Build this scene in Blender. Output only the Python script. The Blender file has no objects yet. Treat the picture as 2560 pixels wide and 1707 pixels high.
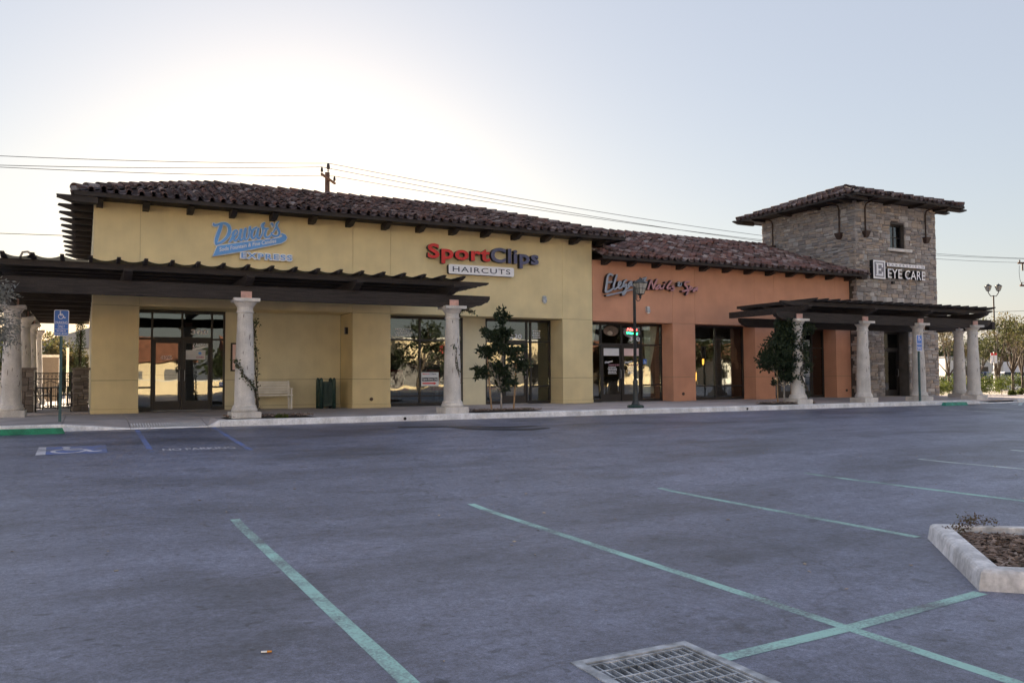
import bpy, bmesh, math, random
from mathutils import Vector, Matrix
R = math.radians
random.seed(7)
sc = bpy.context.scene
col = sc.collection

# ------------------------------------------------------------------ camera
cam_d = bpy.data.cameras.new('camera'); cam = bpy.data.objects.new('camera', cam_d); col.objects.link(cam)
YAW, PITCH, ROLL = R(27.11), R(2.409), R(-0.292)
_f = Vector((math.sin(YAW)*math.cos(PITCH), math.cos(YAW)*math.cos(PITCH), math.sin(PITCH)))
_r = Vector((math.cos(YAW), -math.sin(YAW), 0)); _u = _r.cross(_f)
_rr = math.cos(ROLL)*_r + math.sin(ROLL)*_u; _uu = -math.sin(ROLL)*_r + math.cos(ROLL)*_u
cam.matrix_world = Matrix(((_rr.x, _uu.x, -_f.x, 0), (_rr.y, _uu.y, -_f.y, 0), (_rr.z, _uu.z, -_f.z, 1.0), (0, 0, 0, 1)))
cam_d.sensor_width = 36.0; cam_d.lens = 36.0*2093.76/2560; cam_d.clip_start = 0.05; cam_d.clip_end = 3000
sc.camera = cam

# ------------------------------------------------------------------ sky and sun (low sun behind the building)
SUN_AZ, SUN_EL = 13.0, 10.0           # degrees clockwise from +Y, degrees above the horizon
w = bpy.data.worlds.new('World'); sc.world = w; w.use_nodes = True
nt = w.node_tree; bg = nt.nodes['Background']
sky = nt.nodes.new('ShaderNodeTexSky'); sky.sky_type = 'NISHITA'; sky.sun_disc = False
sky.sun_elevation = R(SUN_EL); sky.sun_rotation = R(SUN_AZ)
sky.altitude = 100; sky.air_density = 1.35; sky.dust_density = .8; sky.ozone_density = 2.0
veil = nt.nodes.new('ShaderNodeMix'); veil.data_type = 'RGBA'      # thin high haze: part clear sky, part an even pale blue all round
veil.inputs['Factor'].default_value = 0.72; veil.inputs['B'].default_value = (2.38, 2.42, 2.84, 1)
nt.links.new(sky.outputs[0], veil.inputs['A']); nt.links.new(veil.outputs['Result'], bg.inputs[0]); bg.inputs[1].default_value = 0.05
sun_d = bpy.data.lights.new('sun', 'SUN'); sun_d.energy = 5.0; sun_d.angle = R(0.5); sun_d.color = (1.0, 0.80, 0.58)
sun = bpy.data.objects.new('sun', sun_d); col.objects.link(sun)
_d = Vector((math.sin(R(SUN_AZ))*math.cos(R(SUN_EL)), math.cos(R(SUN_AZ))*math.cos(R(SUN_EL)), math.sin(R(SUN_EL))))
sun.rotation_euler = _d.to_track_quat('Z', 'Y').to_euler()
sc.view_settings.view_transform = 'Standard'; sc.view_settings.look = 'None'
sc.view_settings.exposure = 2.3; sc.view_settings.gamma = 1.0; sc.view_settings.use_curve_mapping = False
sc.cycles.max_bounces = 6; sc.cycles.transparent_max_bounces = 12
sc.cycles.use_denoising = True

# ------------------------------------------------------------------ materials
MATS = {}
def mat(name, c, rough=0.7, var=0.12, scale=3.0, c2=None, bump=0.0, bscale=60.0, metal=0.0, spec=0.5,
        fine=0.0, fscale=120.0, rnd=0.0, streak=0.0, emit=None, estr=0.0, stretch=None):
    """Principled material whose colour is broken up by world-space noise (two sizes) and, with rnd, per object or island."""
    m = bpy.data.materials.new(name); m.use_nodes = True; MATS[name] = m
    n = m.node_tree.nodes; l = m.node_tree.links; p = n['Principled BSDF']
    p.inputs['Roughness'].default_value = rough; p.inputs['Metallic'].default_value = metal
    p.inputs['Specular IOR Level'].default_value = spec
    geo = n.new('ShaderNodeNewGeometry'); pos = geo.outputs['Position']
    if stretch:
        mp = n.new('ShaderNodeMapping'); mp.inputs['Scale'].default_value = stretch; l.new(pos, mp.inputs['Vector']); pos = mp.outputs[0]
    nz = n.new('ShaderNodeTexNoise'); nz.inputs['Scale'].default_value = scale; nz.inputs['Detail'].default_value = 6
    l.new(pos, nz.inputs['Vector'])
    mix = n.new('ShaderNodeMix'); mix.data_type = 'RGBA'
    a = (*c, 1); b = (*(c2 if c2 else [min(1, v*(1+var*2)) for v in c]), 1)
    lo = tuple(v*(1-var*2) for v in c) if not c2 else c
    mix.inputs['A'].default_value = (*lo, 1); mix.inputs['B'].default_value = b
    rmp = n.new('ShaderNodeMapRange'); rmp.inputs[1].default_value = 0.3; rmp.inputs[2].default_value = 0.7
    l.new(nz.outputs[0], rmp.inputs[0]); l.new(rmp.outputs[0], mix.inputs['Factor'])
    out = mix.outputs['Result']
    if fine:
        n2 = n.new('ShaderNodeTexNoise'); n2.inputs['Scale'].default_value = fscale; n2.inputs['Detail'].default_value = 3
        l.new(geo.outputs['Position'], n2.inputs['Vector'])
        r2 = n.new('ShaderNodeMapRange'); r2.inputs[1].default_value = 0.3; r2.inputs[2].default_value = 0.7
        r2.inputs[3].default_value = 1-fine; r2.inputs[4].default_value = 1+fine; l.new(n2.outputs[0], r2.inputs[0])
        mu = n.new('ShaderNodeVectorMath'); mu.operation = 'SCALE'; l.new(out, mu.inputs[0]); l.new(r2.outputs[0], mu.inputs['Scale']); out = mu.outputs[0]
    if streak:
        m4 = n.new('ShaderNodeMapping'); m4.inputs['Scale'].default_value = (2.6, 2.6, .22); l.new(geo.outputs['Position'], m4.inputs['Vector'])
        n4 = n.new('ShaderNodeTexNoise'); n4.inputs['Scale'].default_value = 1.6; n4.inputs['Detail'].default_value = 6; n4.inputs['Roughness'].default_value = .65; l.new(m4.outputs[0], n4.inputs['Vector'])
        r4 = n.new('ShaderNodeMapRange'); r4.inputs[1].default_value = .35; r4.inputs[2].default_value = .68; r4.inputs[3].default_value = 1+streak*.5; r4.inputs[4].default_value = 1-streak; l.new(n4.outputs[0], r4.inputs[0])
        mu = n.new('ShaderNodeVectorMath'); mu.operation = 'SCALE'; l.new(out, mu.inputs[0]); l.new(r4.outputs[0], mu.inputs['Scale']); out = mu.outputs[0]
    if rnd:
        oi = n.new('ShaderNodeObjectInfo'); ad = n.new('ShaderNodeMath'); ad.operation = 'ADD'
        l.new(oi.outputs['Random'], ad.inputs[0]); l.new(geo.outputs['Random Per Island'], ad.inputs[1])
        fr = n.new('ShaderNodeMath'); fr.operation = 'FRACT'; l.new(ad.outputs[0], fr.inputs[0])
        r3 = n.new('ShaderNodeMapRange'); r3.inputs[3].default_value = 1-rnd; r3.inputs[4].default_value = 1+rnd; l.new(fr.outputs[0], r3.inputs[0])
        mu = n.new('ShaderNodeVectorMath'); mu.operation = 'SCALE'; l.new(out, mu.inputs[0]); l.new(r3.outputs[0], mu.inputs['Scale']); out = mu.outputs[0]
    l.new(out, p.inputs['Base Color'])
    if bump:
        n3 = n.new('ShaderNodeTexNoise'); n3.inputs['Scale'].default_value = bscale; n3.inputs['Detail'].default_value = 4
        l.new(geo.outputs['Position'], n3.inputs['Vector'])
        bp = n.new('ShaderNodeBump'); bp.inputs['Strength'].default_value = bump; bp.inputs['Distance'].default_value = 0.02
        l.new(n3.outputs[0], bp.inputs['Height']); l.new(bp.outputs[0], p.inputs['Normal'])
    if emit:
        p.inputs['Emission Color'].default_value = (*emit, 1); p.inputs['Emission Strength'].default_value = estr
    return m

def ramp_mat(name, stops, rough=0.8, rnd_from='both', nmix=0.35, scale=9.0, bump=0.3, bscale=40.0, fine=0.12):
    """Colour picked per piece (object or mesh island) from a ramp, blotched by noise: clay tiles, stones, leaves."""
    m = bpy.data.materials.new(name); m.use_nodes = True; MATS[name] = m
    n = m.node_tree.nodes; l = m.node_tree.links; p = n['Principled BSDF']; p.inputs['Roughness'].default_value = rough
    p.inputs['Specular IOR Level'].default_value = 0.3
    geo = n.new('ShaderNodeNewGeometry'); oi = n.new('ShaderNodeObjectInfo')
    ad = n.new('ShaderNodeMath'); ad.operation = 'ADD'; l.new(oi.outputs['Random'], ad.inputs[0]); l.new(geo.outputs['Random Per Island'], ad.inputs[1])
    fr = n.new('ShaderNodeMath'); fr.operation = 'FRACT'; l.new(ad.outputs[0], fr.inputs[0])
    nz = n.new('ShaderNodeTexNoise'); nz.inputs['Scale'].default_value = scale; nz.inputs['Detail'].default_value = 5; l.new(geo.outputs['Position'], nz.inputs['Vector'])
    mx = n.new('ShaderNodeMix'); mx.inputs['Factor'].default_value = nmix; l.new(fr.outputs[0], mx.inputs['A']); l.new(nz.outputs[0], mx.inputs['B'])
    cr = n.new('ShaderNodeValToRGB'); e = cr.color_ramp
    while len(e.elements) < len(stops): e.elements.new(0.5)
    for el, (t, c) in zip(e.elements, stops): el.position = t; el.color = (*c, 1)
    l.new(mx.outputs['Result'], cr.inputs[0]); out = cr.outputs[0]
    n2 = n.new('ShaderNodeTexNoise'); n2.inputs['Scale'].default_value = 70; n2.inputs['Detail'].default_value = 3; l.new(geo.outputs['Position'], n2.inputs['Vector'])
    r2 = n.new('ShaderNodeMapRange'); r2.inputs[1].default_value = .3; r2.inputs[2].default_value = .7; r2.inputs[3].default_value = 1-fine; r2.inputs[4].default_value = 1+fine
    l.new(n2.outputs[0], r2.inputs[0])
    mu = n.new('ShaderNodeVectorMath'); mu.operation = 'SCALE'; l.new(out, mu.inputs[0]); l.new(r2.outputs[0], mu.inputs['Scale'])
    l.new(mu.outputs[0], p.inputs['Base Color'])
    if bump:
        n3 = n.new('ShaderNodeTexNoise'); n3.inputs['Scale'].default_value = bscale; n3.inputs['Detail'].default_value = 4; l.new(geo.outputs['Position'], n3.inputs['Vector'])
        bp = n.new('ShaderNodeBump'); bp.inputs['Strength'].default_value = bump; bp.inputs['Distance'].default_value = 0.02
        l.new(n3.outputs[0], bp.inputs['Height']); l.new(bp.outputs[0], p.inputs['Normal'])
    return m

def leaf_mat(name, stops, transl=0.35):
    m = ramp_mat(name, stops, rough=0.6, nmix=0.4, scale=2.5, bump=0, fine=0.1)
    n = m.node_tree.nodes; l = m.node_tree.links; p = n['Principled BSDF']
    tr = n.new('ShaderNodeBsdfTranslucent'); l.new(p.inputs['Base Color'].links[0].from_socket, tr.inputs[0])
    ms = n.new('ShaderNodeMixShader'); ms.inputs[0].default_value = transl
    l.new(p.outputs[0], ms.inputs[1]); l.new(tr.outputs[0], ms.inputs[2]); l.new(ms.outputs[0], n['Material Output'].inputs[0])
    return m

def glass_mat(name, tint, refl=0.16):
    m = bpy.data.materials.new(name); m.use_nodes = True; MATS[name] = m
    n = m.node_tree.nodes; l = m.node_tree.links; n.remove(n['Principled BSDF'])
    t = n.new('ShaderNodeBsdfTransparent'); t.inputs[0].default_value = (*tint, 1)
    g = n.new('ShaderNodeBsdfGlossy'); g.inputs['Roughness'].default_value = 0.004; g.inputs[0].default_value = (.93, .97, .96, 1)
    geo = n.new('ShaderNodeNewGeometry'); nz = n.new('ShaderNodeTexNoise'); nz.inputs['Scale'].default_value = 1.1; nz.inputs['Detail'].default_value = 1
    l.new(geo.outputs['Position'], nz.inputs['Vector'])
    bp = n.new('ShaderNodeBump'); bp.inputs['Strength'].default_value = 0.05; bp.inputs['Distance'].default_value = 0.05; l.new(nz.outputs[0], bp.inputs['Height']); l.new(bp.outputs[0], g.inputs['Normal'])
    lw = n.new('ShaderNodeFresnel'); lw.inputs[0].default_value = 1.5
    mr = n.new('ShaderNodeMapRange'); mr.inputs[1].default_value = 0.04; mr.inputs[2].default_value = 1.0; mr.inputs[3].default_value = refl; mr.inputs[4].default_value = 1.0
    l.new(lw.outputs[0], mr.inputs[0])
    ms = n.new('ShaderNodeMixShader'); l.new(mr.outputs[0], ms.inputs[0]); l.new(t.outputs[0], ms.inputs[1]); l.new(g.outputs[0], ms.inputs[2])
    l.new(ms.outputs[0], n['Material Output'].inputs[0])
    return m

def asphalt_mat():
    m = bpy.data.materials.new('asphalt'); m.use_nodes = True; MATS['asphalt'] = m
    n = m.node_tree.nodes; l = m.node_tree.links; p = n['Principled BSDF']
    geo = n.new('ShaderNodeNewGeometry'); pos = geo.outputs['Position']
    def noise(scale, detail=5, stretch=None, rough=.55):
        v = pos
        if stretch:
            mp = n.new('ShaderNodeMapping'); mp.inputs['Scale'].default_value = stretch[0]; mp.inputs['Rotation'].default_value = (0, 0, stretch[1]); l.new(pos, mp.inputs[0]); v = mp.outputs[0]
        t = n.new('ShaderNodeTexNoise'); t.inputs['Scale'].default_value = scale; t.inputs['Detail'].default_value = detail; t.inputs['Roughness'].default_value = rough
        l.new(v, t.inputs['Vector']); return t.outputs[0]
    def rng(s, a, b, c, d):
        r = n.new('ShaderNodeMapRange'); r.inputs[1].default_value = a; r.inputs[2].default_value = b; r.inputs[3].default_value = c; r.inputs[4].default_value = d; l.new(s, r.inputs[0]); return r.outputs[0]
    def mul(a, b):
        k = n.new('ShaderNodeMath'); k.operation = 'MULTIPLY'; l.new(a, k.inputs[0]); l.new(b, k.inputs[1]); return k.outputs[0]
    big = rng(noise(.20, 4), .3, .7, .80, 1.16)
    med = rng(noise(2.1, 7, rough=.7), .32, .68, .78, 1.2)
    blot = rng(noise(1.3, 5, ((.6, 1.3, 1), R(20))), .58, .74, 1.0, .60)
    streak = rng(noise(1.0, 6, ((.10, 1.5, 1), R(-6))), .35, .68, .84, 1.16)
    fine = rng(noise(48, 5, rough=.75), .32, .68, .60, 1.42)
    mott = rng(noise(14, 6, rough=.8), .34, .66, .62, 1.38)
    grit = rng(noise(170, 2, rough=.8), .32, .70, .5, 1.6)
    spot = rng(noise(9, 1), .70, .73, 1.0, .5)
    drip = rng(noise(3.4, 2), .66, .74, 1.0, .55)
    swirl = rng(noise(.62, 6, ((.5, 1.0, 1), R(35)), .65), .48, .66, 1.10, .56)
    wob = n.new('ShaderNodeTexNoise'); wob.inputs['Scale'].default_value = 1.2; wob.inputs['Detail'].default_value = 5; l.new(pos, wob.inputs['Vector'])
    wa = n.new('ShaderNodeVectorMath'); wa.operation = 'SCALE'; wa.inputs['Scale'].default_value = .9; l.new(wob.outputs['Color'], wa.inputs[0])
    wb = n.new('ShaderNodeVectorMath'); wb.operation = 'ADD'; l.new(pos, wb.inputs[0]); l.new(wa.outputs[0], wb.inputs[1])
    vo = n.new('ShaderNodeTexVoronoi'); vo.feature = 'DISTANCE_TO_EDGE'; vo.inputs['Scale'].default_value = .17; l.new(wb.outputs[0], vo.inputs['Vector'])
    crack = rng(vo.outputs['Distance'], .0, .0035, .66, 1.0)
    spot = mul(mul(spot, drip), mul(swirl, crack))
    v = mul(mul(mul(big, med), mul(blot, streak)), mul(mul(mul(fine, mott), grit), spot))
    sc_ = n.new('ShaderNodeVectorMath'); sc_.operation = 'SCALE'; sc_.inputs[0].default_value = (.140, .150, .212); l.new(v, sc_.inputs['Scale'])
    l.new(sc_.outputs[0], p.inputs['Base Color']); p.inputs['Roughness'].default_value = .46; p.inputs['Specular IOR Level'].default_value = .75
    bp = n.new('ShaderNodeBump'); bp.inputs['Strength'].default_value = .5; bp.inputs['Distance'].default_value = .006
    l.new(noise(150, 4, rough=.7), bp.inputs['Height']); l.new(bp.outputs[0], p.inputs['Normal'])
    return m

def paint_mat(name, c, wear=.5, base=(.17, .165, .19)):
    """Road paint worn through to the asphalt in patches."""
    m = bpy.data.materials.new(name); m.use_nodes = True; MATS[name] = m
    n = m.node_tree.nodes; l = m.node_tree.links; p = n['Principled BSDF']; p.inputs['Roughness'].default_value = .7
    geo = n.new('ShaderNodeNewGeometry')
    a = n.new('ShaderNodeTexNoise'); a.inputs['Scale'].default_value = 45; a.inputs['Detail'].default_value = 6; a.inputs['Roughness'].default_value = .75; l.new(geo.outputs['Position'], a.inputs['Vector'])
    b = n.new('ShaderNodeTexNoise'); b.inputs['Scale'].default_value = 2.2; b.inputs['Detail'].default_value = 4; l.new(geo.outputs['Position'], b.inputs['Vector'])
    ad = n.new('ShaderNodeMath'); ad.operation = 'ADD'; l.new(a.outputs[0], ad.inputs[0]); l.new(b.outputs[0], ad.inputs[1])
    r = n.new('ShaderNodeMapRange'); r.inputs[1].default_value = .86; r.inputs[2].default_value = 1.2; r.inputs[3].default_value = 0; r.inputs[4].default_value = 1; l.new(ad.outputs[0], r.inputs[0])
    k = n.new('ShaderNodeMath'); k.operation = 'MULTIPLY'; k.inputs[1].default_value = wear; l.new(r.outputs[0], k.inputs[0])
    mx = n.new('ShaderNodeMix'); mx.data_type = 'RGBA'; mx.inputs['A'].default_value = (*c, 1); mx.inputs['B'].default_value = (*base, 1); l.new(k.outputs[0], mx.inputs['Factor'])
    l.new(mx.outputs['Result'], p.inputs['Base Color'])
    return m

asphalt_mat()
mat('concrete', (.50, .46, .45), .85, .10, 1.3, fine=.10, bump=.25, bscale=90)
mat('walk', (.50, .445, .44), .85, .13, .9, fine=.10, bump=.2, bscale=90)
mat('kerb_paint', (.78, .78, .80), .75, .10, 2.5, fine=.12, fscale=30, bump=.2, streak=.16)
mat('dirty_concrete', (.70, .68, .68), .85, .16, 2.2, fine=.14, fscale=25, bump=.3, bscale=60, streak=.16)
mat('stucco_yellow', (.77, .645, .375), .9, .045, 1.2, fine=.05, fscale=60, bump=.35, bscale=130, streak=.03)
mat('stucco_pale', (.70, .65, .47), .9, .05, 1.2, fine=.05, fscale=60, bump=.35, bscale=130, streak=.03)
mat('stucco_orange', (.64, .325, .21), .9, .045, 1.2, fine=.05, fscale=60, bump=.35, bscale=130, streak=.03)
mat('joint', (.26, .21, .13), .95)
mat('wood', (.030, .023, .021), .75, .25, 2.0, fine=.2, fscale=40, bump=.3, bscale=30, stretch=(1, 6, 14))
mat('cloth', (.016, .014, .013), .95)
def _mesh_cloth(m):      # knitted shade cloth lets very little light through
    n = m.node_tree.nodes; l = m.node_tree.links; t = n.new('ShaderNodeBsdfTransparent'); x = n.new('ShaderNodeMixShader'); x.inputs[0].default_value = .06
    l.new(n['Principled BSDF'].outputs[0], x.inputs[1]); l.new(t.outputs[0], x.inputs[2]); l.new(x.outputs[0], n['Material Output'].inputs[0])
_mesh_cloth(MATS['cloth'])
mat('frame', (.022, .018, .017), .45, .1)
mat('steel', (.35, .36, .38), .4, .1, metal=.8)
mat('galv', (.44, .46, .49), .6, .26, 9, metal=.35, fine=.1)
mat('black_iron', (.015, .015, .016), .5)
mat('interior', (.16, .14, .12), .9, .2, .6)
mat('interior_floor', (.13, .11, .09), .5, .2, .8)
mat('planter_kerb', (.74, .72, .72), .85, .16, 2.2, fine=.16, fscale=22, bump=.4, bscale=50, streak=.32)
mat('column', (.65, .62, .59), .8, .09, 2.2, fine=.10, fscale=35, bump=.3, bscale=70, streak=.16)
mat('pink_block', (.62, .38, .33), .85, .12, 6, fine=.1, bump=.3)
mat('vein', (.10, .07, .06), .9)
mat('lamp_iron', (.036, .042, .044), .45, .12, 8)
mat('green_metal', (.022, .055, .048), .45, .12, 8)
mat('post_green', (.05, .12, .13), .5, .12, 6)
mat('wheelstop', (.012, .20, .105), .6, .15, 5, fine=.12, fscale=40)
mat('wheelstop_pale', (.05, .30, .23), .6, .15, 5, fine=.12, fscale=40)
mat('bench', (.86, .84, .80), .5, .06, 4)
mat('white', (.78, .78, .80), .5, .03, 4)
mat('sign_white', (.86, .86, .90), .4, .02, 4)
mat('sign_blue', (.055, .19, .62), .4, .04, 3)
mat('logo_blue', (.13, .38, .84), .4, .04, 3)
mat('logo_red', (.66, .025, .02), .4, .04, 3)
mat('logo_navy', (.095, .10, .19), .4, .04, 3)
mat('sign_black', (.012, .012, .014), .5)
mat('letter_grey', (.33, .37, .45), .35, .05, 5)
mat('letter_pink', (.50, .25, .28), .35, .05, 5)
mat('sign_grey', (.22, .22, .26), .5)
mat('text_dark', (.03, .035, .07), .6)
mat('text_magenta', (.45, .08, .25), .6)
mat('poster', (.74, .74, .76), .6, .03, 5)
mat('poster_pink', (.80, .60, .58), .6, .03, 5)
mat('brown_iron', (.055, .032, .024), .7, .2, 8)
mat('timber_pole', (.14, .075, .05), .9, .25, 3, stretch=(6, 6, 1))
mat('insulator', (.03, .02, .018), .3)
mat('wire', (.02, .02, .022), .6)
mat('soil', (.035, .027, .021), .95, .3, 5, fine=.35, fscale=60, bump=.8, bscale=60)
ramp_mat('chips', [(0, (.07, .048, .036)), (.45, (.17, .12, .095)), (.8, (.36, .27, .22)), (1, (.58, .47, .40))], .9)
ramp_mat('tile', [(0, (.035, .027, .027)), (.22, (.075, .055, .054)), (.42, (.115, .072, .066)), (.58, (.155, .12, .12)), (.72, (.13, .065, .055)), (.86, (.25, .215, .215)), (1, (.45, .41, .41))], .85, nmix=.22, scale=7)
ramp_mat('tile_red', [(0, (.05, .038, .038)), (.22, (.11, .078, .076)), (.42, (.165, .088, .078)), (.58, (.20, .15, .15)), (.72, (.20, .088, .074)), (.86, (.32, .275, .275)), (1, (.52, .47, .47))], .85, nmix=.22, scale=7)
ramp_mat('tile_under', [(0, (.05, .04, .04)), (.5, (.13, .09, .085)), (.8, (.26, .21, .21)), (1, (.36, .32, .32))], .9)
ramp_mat('mortar', [(0, (.16, .15, .16)), (1, (.26, .25, .27))], .95)
ramp_mat('stone', [(0, (.17, .155, .15)), (.22, (.30, .275, .265)), (.45, (.40, .355, .325)), (.60, (.45, .365, .295)), (.72, (.33, .32, .325)), (.88, (.52, .49, .465)), (1, (.64, .61, .59))], .9, nmix=.2, scale=6, bump=.7, bscale=28)
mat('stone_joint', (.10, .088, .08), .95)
ramp_mat('fieldstone', [(0, (.10, .085, .075)), (.5, (.19, .16, .14)), (1, (.30, .26, .23))], .9, nmix=.3, scale=6, bump=.6, bscale=28)
leaf_mat('leaf_young', [(0, (.014, .024, .014)), (.5, (.028, .046, .022)), (1, (.06, .085, .04))], .2)
leaf_mat('leaf_vine', [(0, (.035, .05, .022)), (.5, (.065, .085, .035)), (1, (.11, .11, .05))], .3)
leaf_mat('leaf_silver', [(0, (.16, .165, .15)), (.5, (.28, .285, .26)), (1, (.44, .44, .41))], .2)
leaf_mat('leaf_bg', [(0, (.035, .045, .018)), (.5, (.075, .085, .03)), (1, (.15, .14, .05))], .4)
leaf_mat('leaf_dark', [(0, (.012, .018, .010)), (.5, (.03, .042, .018)), (1, (.06, .075, .03))], .3)
leaf_mat('leaf_autumn', [(0, (.05, .05, .022)), (.5, (.105, .09, .035)), (1, (.19, .145, .07))], .4)
leaf_mat('leaf_hedge', [(0, (.04, .06, .015)), (.5, (.09, .12, .025)), (1, (.17, .19, .04))], .35)
leaf_mat('leaf_weed', [(0, (.08, .075, .04)), (.5, (.16, .10, .07)), (1, (.13, .17, .06))], .3)
mat('bark', (.10, .075, .055), .9, .25, 6, bump=.5)
mat('bark_grey', (.30, .27, .24), .9, .2, 8, bump=.4)
mat('stake', (.34, .215, .115), .8, .2, 6, stretch=(8, 8, 1))
glass_mat('glass', (.60, .63, .62), .12)
glass_mat('glass_clear', (.88, .90, .89), .09)
mat('lantern_glass', (.44, .42, .37), .35, .05)
mat('curtain', (.80, .80, .64), .8, .08, 4)
mat('blind', (.34, .36, .38), .7, .05, 4)
mat('lampglow', (.9, .45, .08), .5, emit=(1, .42, .06), estr=1.6)
mat('lit_pane', (.7, .7, .55), .5, emit=(.80, .78, .52), estr=.16)
mat('neon_red', (.9, .1, .08), .5, emit=(1, .10, .08), estr=1.4)
mat('neon_green', (.1, .9, .3), .5, emit=(.03, 1, .28), estr=1.4)
mat('picture', (.05, .045, .04), .5, .4, 4, c2=(.22, .15, .11))
paint_mat('paint_green', (.40, .66, .59), .95)
paint_mat('paint_teal', (.10, .47, .36), .8)
paint_mat('paint_pale', (.62, .72, .71), .75)
paint_mat('paint_blue', (.13, .19, .46), 1.0)
paint_mat('paint_white', (.68, .66, .70), .7)
mat('stain', (.035, .033, .042), .45, .2, 4)
mat('leaf_litter', (.45, .38, .30), .8)
mat('butt_orange', (.75, .30, .05), .7)
mat('butt_white', (.85, .85, .83), .7)
mat('tyre', (.015, .015, .016), .8)
mat('rim', (.4, .4, .42), .3, metal=.7)
mat('car_blue', (.03, .05, .13), .25, .05)
mat('car_white', (.65, .66, .68), .25, .03)
mat('car_silver', (.35, .37, .40), .3, .03)
mat('car_glass', (.02, .025, .03), .08)
mat('tail_red', (.5, .01, .01), .3)
mat('bg_wall', (.62, .60, .55), .9, .06, .4)
mat('bg_yellow', (.66, .52, .20), .9, .06, .4)
mat('bg_cream', (.70, .58, .38), .9, .06, .4)
mat('bg_roof', (.22, .09, .05), .9, .2, 2)
mat('bg_grey', (.30, .30, .31), .9, .1, .5)
mat('bg_red', (.55, .05, .04), .7, .1, 1)
mat('sand', (.34, .29, .23), .95, .2, .4)

# ------------------------------------------------------------------ mesh helpers
class MB:
    """Collects vertices and faces in world coordinates."""
    def __init__(s): s.v = []; s.f = []
    def add(s, vs, fs):
        o = len(s.v); s.v += [tuple(p) for p in vs]; s.f += [tuple(i+o for i in f) for f in fs]; return s
    def box(s, x0, x1, y0, y1, z0, z1):
        return s.add([(x0,y0,z0),(x1,y0,z0),(x1,y1,z0),(x0,y1,z0),(x0,y0,z1),(x1,y0,z1),(x1,y1,z1),(x0,y1,z1)],
                     [(0,3,2,1),(4,5,6,7),(0,1,5,4),(1,2,6,5),(2,3,7,6),(3,0,4,7)])
    def obox(s, c, ux, uy, uz):
        c, ux, uy, uz = map(Vector, (c, ux, uy, uz))
        vs = [c+a*ux+b*uy+d*uz for d in (-1, 1) for a, b in ((-1,-1),(1,-1),(1,1),(-1,1))]
        return s.add(vs, [(0,3,2,1),(4,5,6,7),(0,1,5,4),(1,2,6,5),(2,3,7,6),(3,0,4,7)])
    def prism(s, poly, a0, a1, axis='x'):
        """extrude a 2D polygon along an axis; poly in the other two coordinates in order"""
        n = len(poly)
        def P(a, p): return {'x': (a, p[0], p[1]), 'y': (p[0], a, p[1]), 'z': (p[0], p[1], a)}[axis]
        vs = [P(a0, p) for p in poly]+[P(a1, p) for p in poly]
        fs = [tuple(range(n))[::-1], tuple(range(n, 2*n))]+[(i, (i+1) % n, n+(i+1) % n, n+i) for i in range(n)]
        return s.add(vs, fs)
    def lathe(s, prof, cx, cy, z=0, n=20, cap=True):
        o = len(s.v); vs = []; fs = []
        for r, h in prof:
            for k in range(n):
                a = 2*math.pi*k/n; vs.append((cx+r*math.cos(a), cy+r*math.sin(a), z+h))
        for j in range(len(prof)-1):
            for k in range(n):
                fs.append((j*n+k, j*n+(k+1) % n, (j+1)*n+(k+1) % n, (j+1)*n+k))
        if cap: fs += [tuple(range(n))[::-1], tuple(range((len(prof)-1)*n, len(prof)*n))]
        return s.add(vs, fs)
    def tube(s, pts, rad, n=8, cap=True):
        pts = [Vector(p) for p in pts]; rs = rad if isinstance(rad, (list, tuple)) else [rad]*len(pts)
        vs = []; fs = []; prev = None
        for i, p in enumerate(pts):
            t = (pts[min(i+1, len(pts)-1)]-pts[max(i-1, 0)]).normalized()
            a = prev if prev is not None else (Vector((0, 0, 1)) if abs(t.z) < .9 else Vector((1, 0, 0)))
            u = (a-t*a.dot(t))
            if u.length < 1e-5: u = t.orthogonal()
            u.normalize(); prev = u; b = t.cross(u)
            for k in range(n):
                an = 2*math.pi*k/n; vs.append(p+rs[i]*(math.cos(an)*u+math.sin(an)*b))
        for i in range(len(pts)-1):
            for k in range(n): fs.append((i*n+k, i*n+(k+1) % n, (i+1)*n+(k+1) % n, (i+1)*n+k))
        if cap: fs += [tuple(range(n))[::-1], tuple(range((len(pts)-1)*n, len(pts)*n))]
        return s.add(vs, fs)
    def quad(s, a, b, c, d): return s.add([a, b, c, d], [(0, 1, 2, 3)])

ORG = {}
def link(o, parent=None, org=None):
    col.objects.link(o)
    if parent: o.parent = parent
    ORG[o.name] = org if org is not None else (ORG[parent.name] if parent else Vector((0, 0, 0)))
    return o
def tag(o, label=None, cat=None, group=None, kind=None):
    for k, v in (('label', label), ('category', cat), ('group', group), ('kind', kind)):
        if v: o[k] = v
    return o
def thing(name, label, cat, loc=(0, 0, 0), group=None):
    o = bpy.data.objects.new(name, None); o.location = loc; link(o, None, Vector(loc)); o.empty_display_size = .1
    return tag(o, label, cat, group)
def mesh_of(name, v, f, m, smooth=False):
    me = bpy.data.meshes.new(name); me.from_pydata([tuple(p) for p in v], [], f)
    me.materials.append(MATS[m] if isinstance(m, str) else m)
    if smooth: me.polygons.foreach_set('use_smooth', [True]*len(me.polygons))
    me.update(); return me
def part(name, mb, m, parent=None, kind=None, smooth=False, label=None, loc=None):
    """one mesh object; a top-level one gets its origin at loc, a child sits in its thing's own frame"""
    org = ORG[parent.name] if parent else Vector(loc if loc else (0, 0, 0))
    me = mesh_of(name, [Vector(p)-org for p in mb.v], mb.f, m, smooth)
    o = bpy.data.objects.new(name, me)
    if not parent: o.location = org
    link(o, parent, org); return tag(o, label, None, None, kind)
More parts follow.
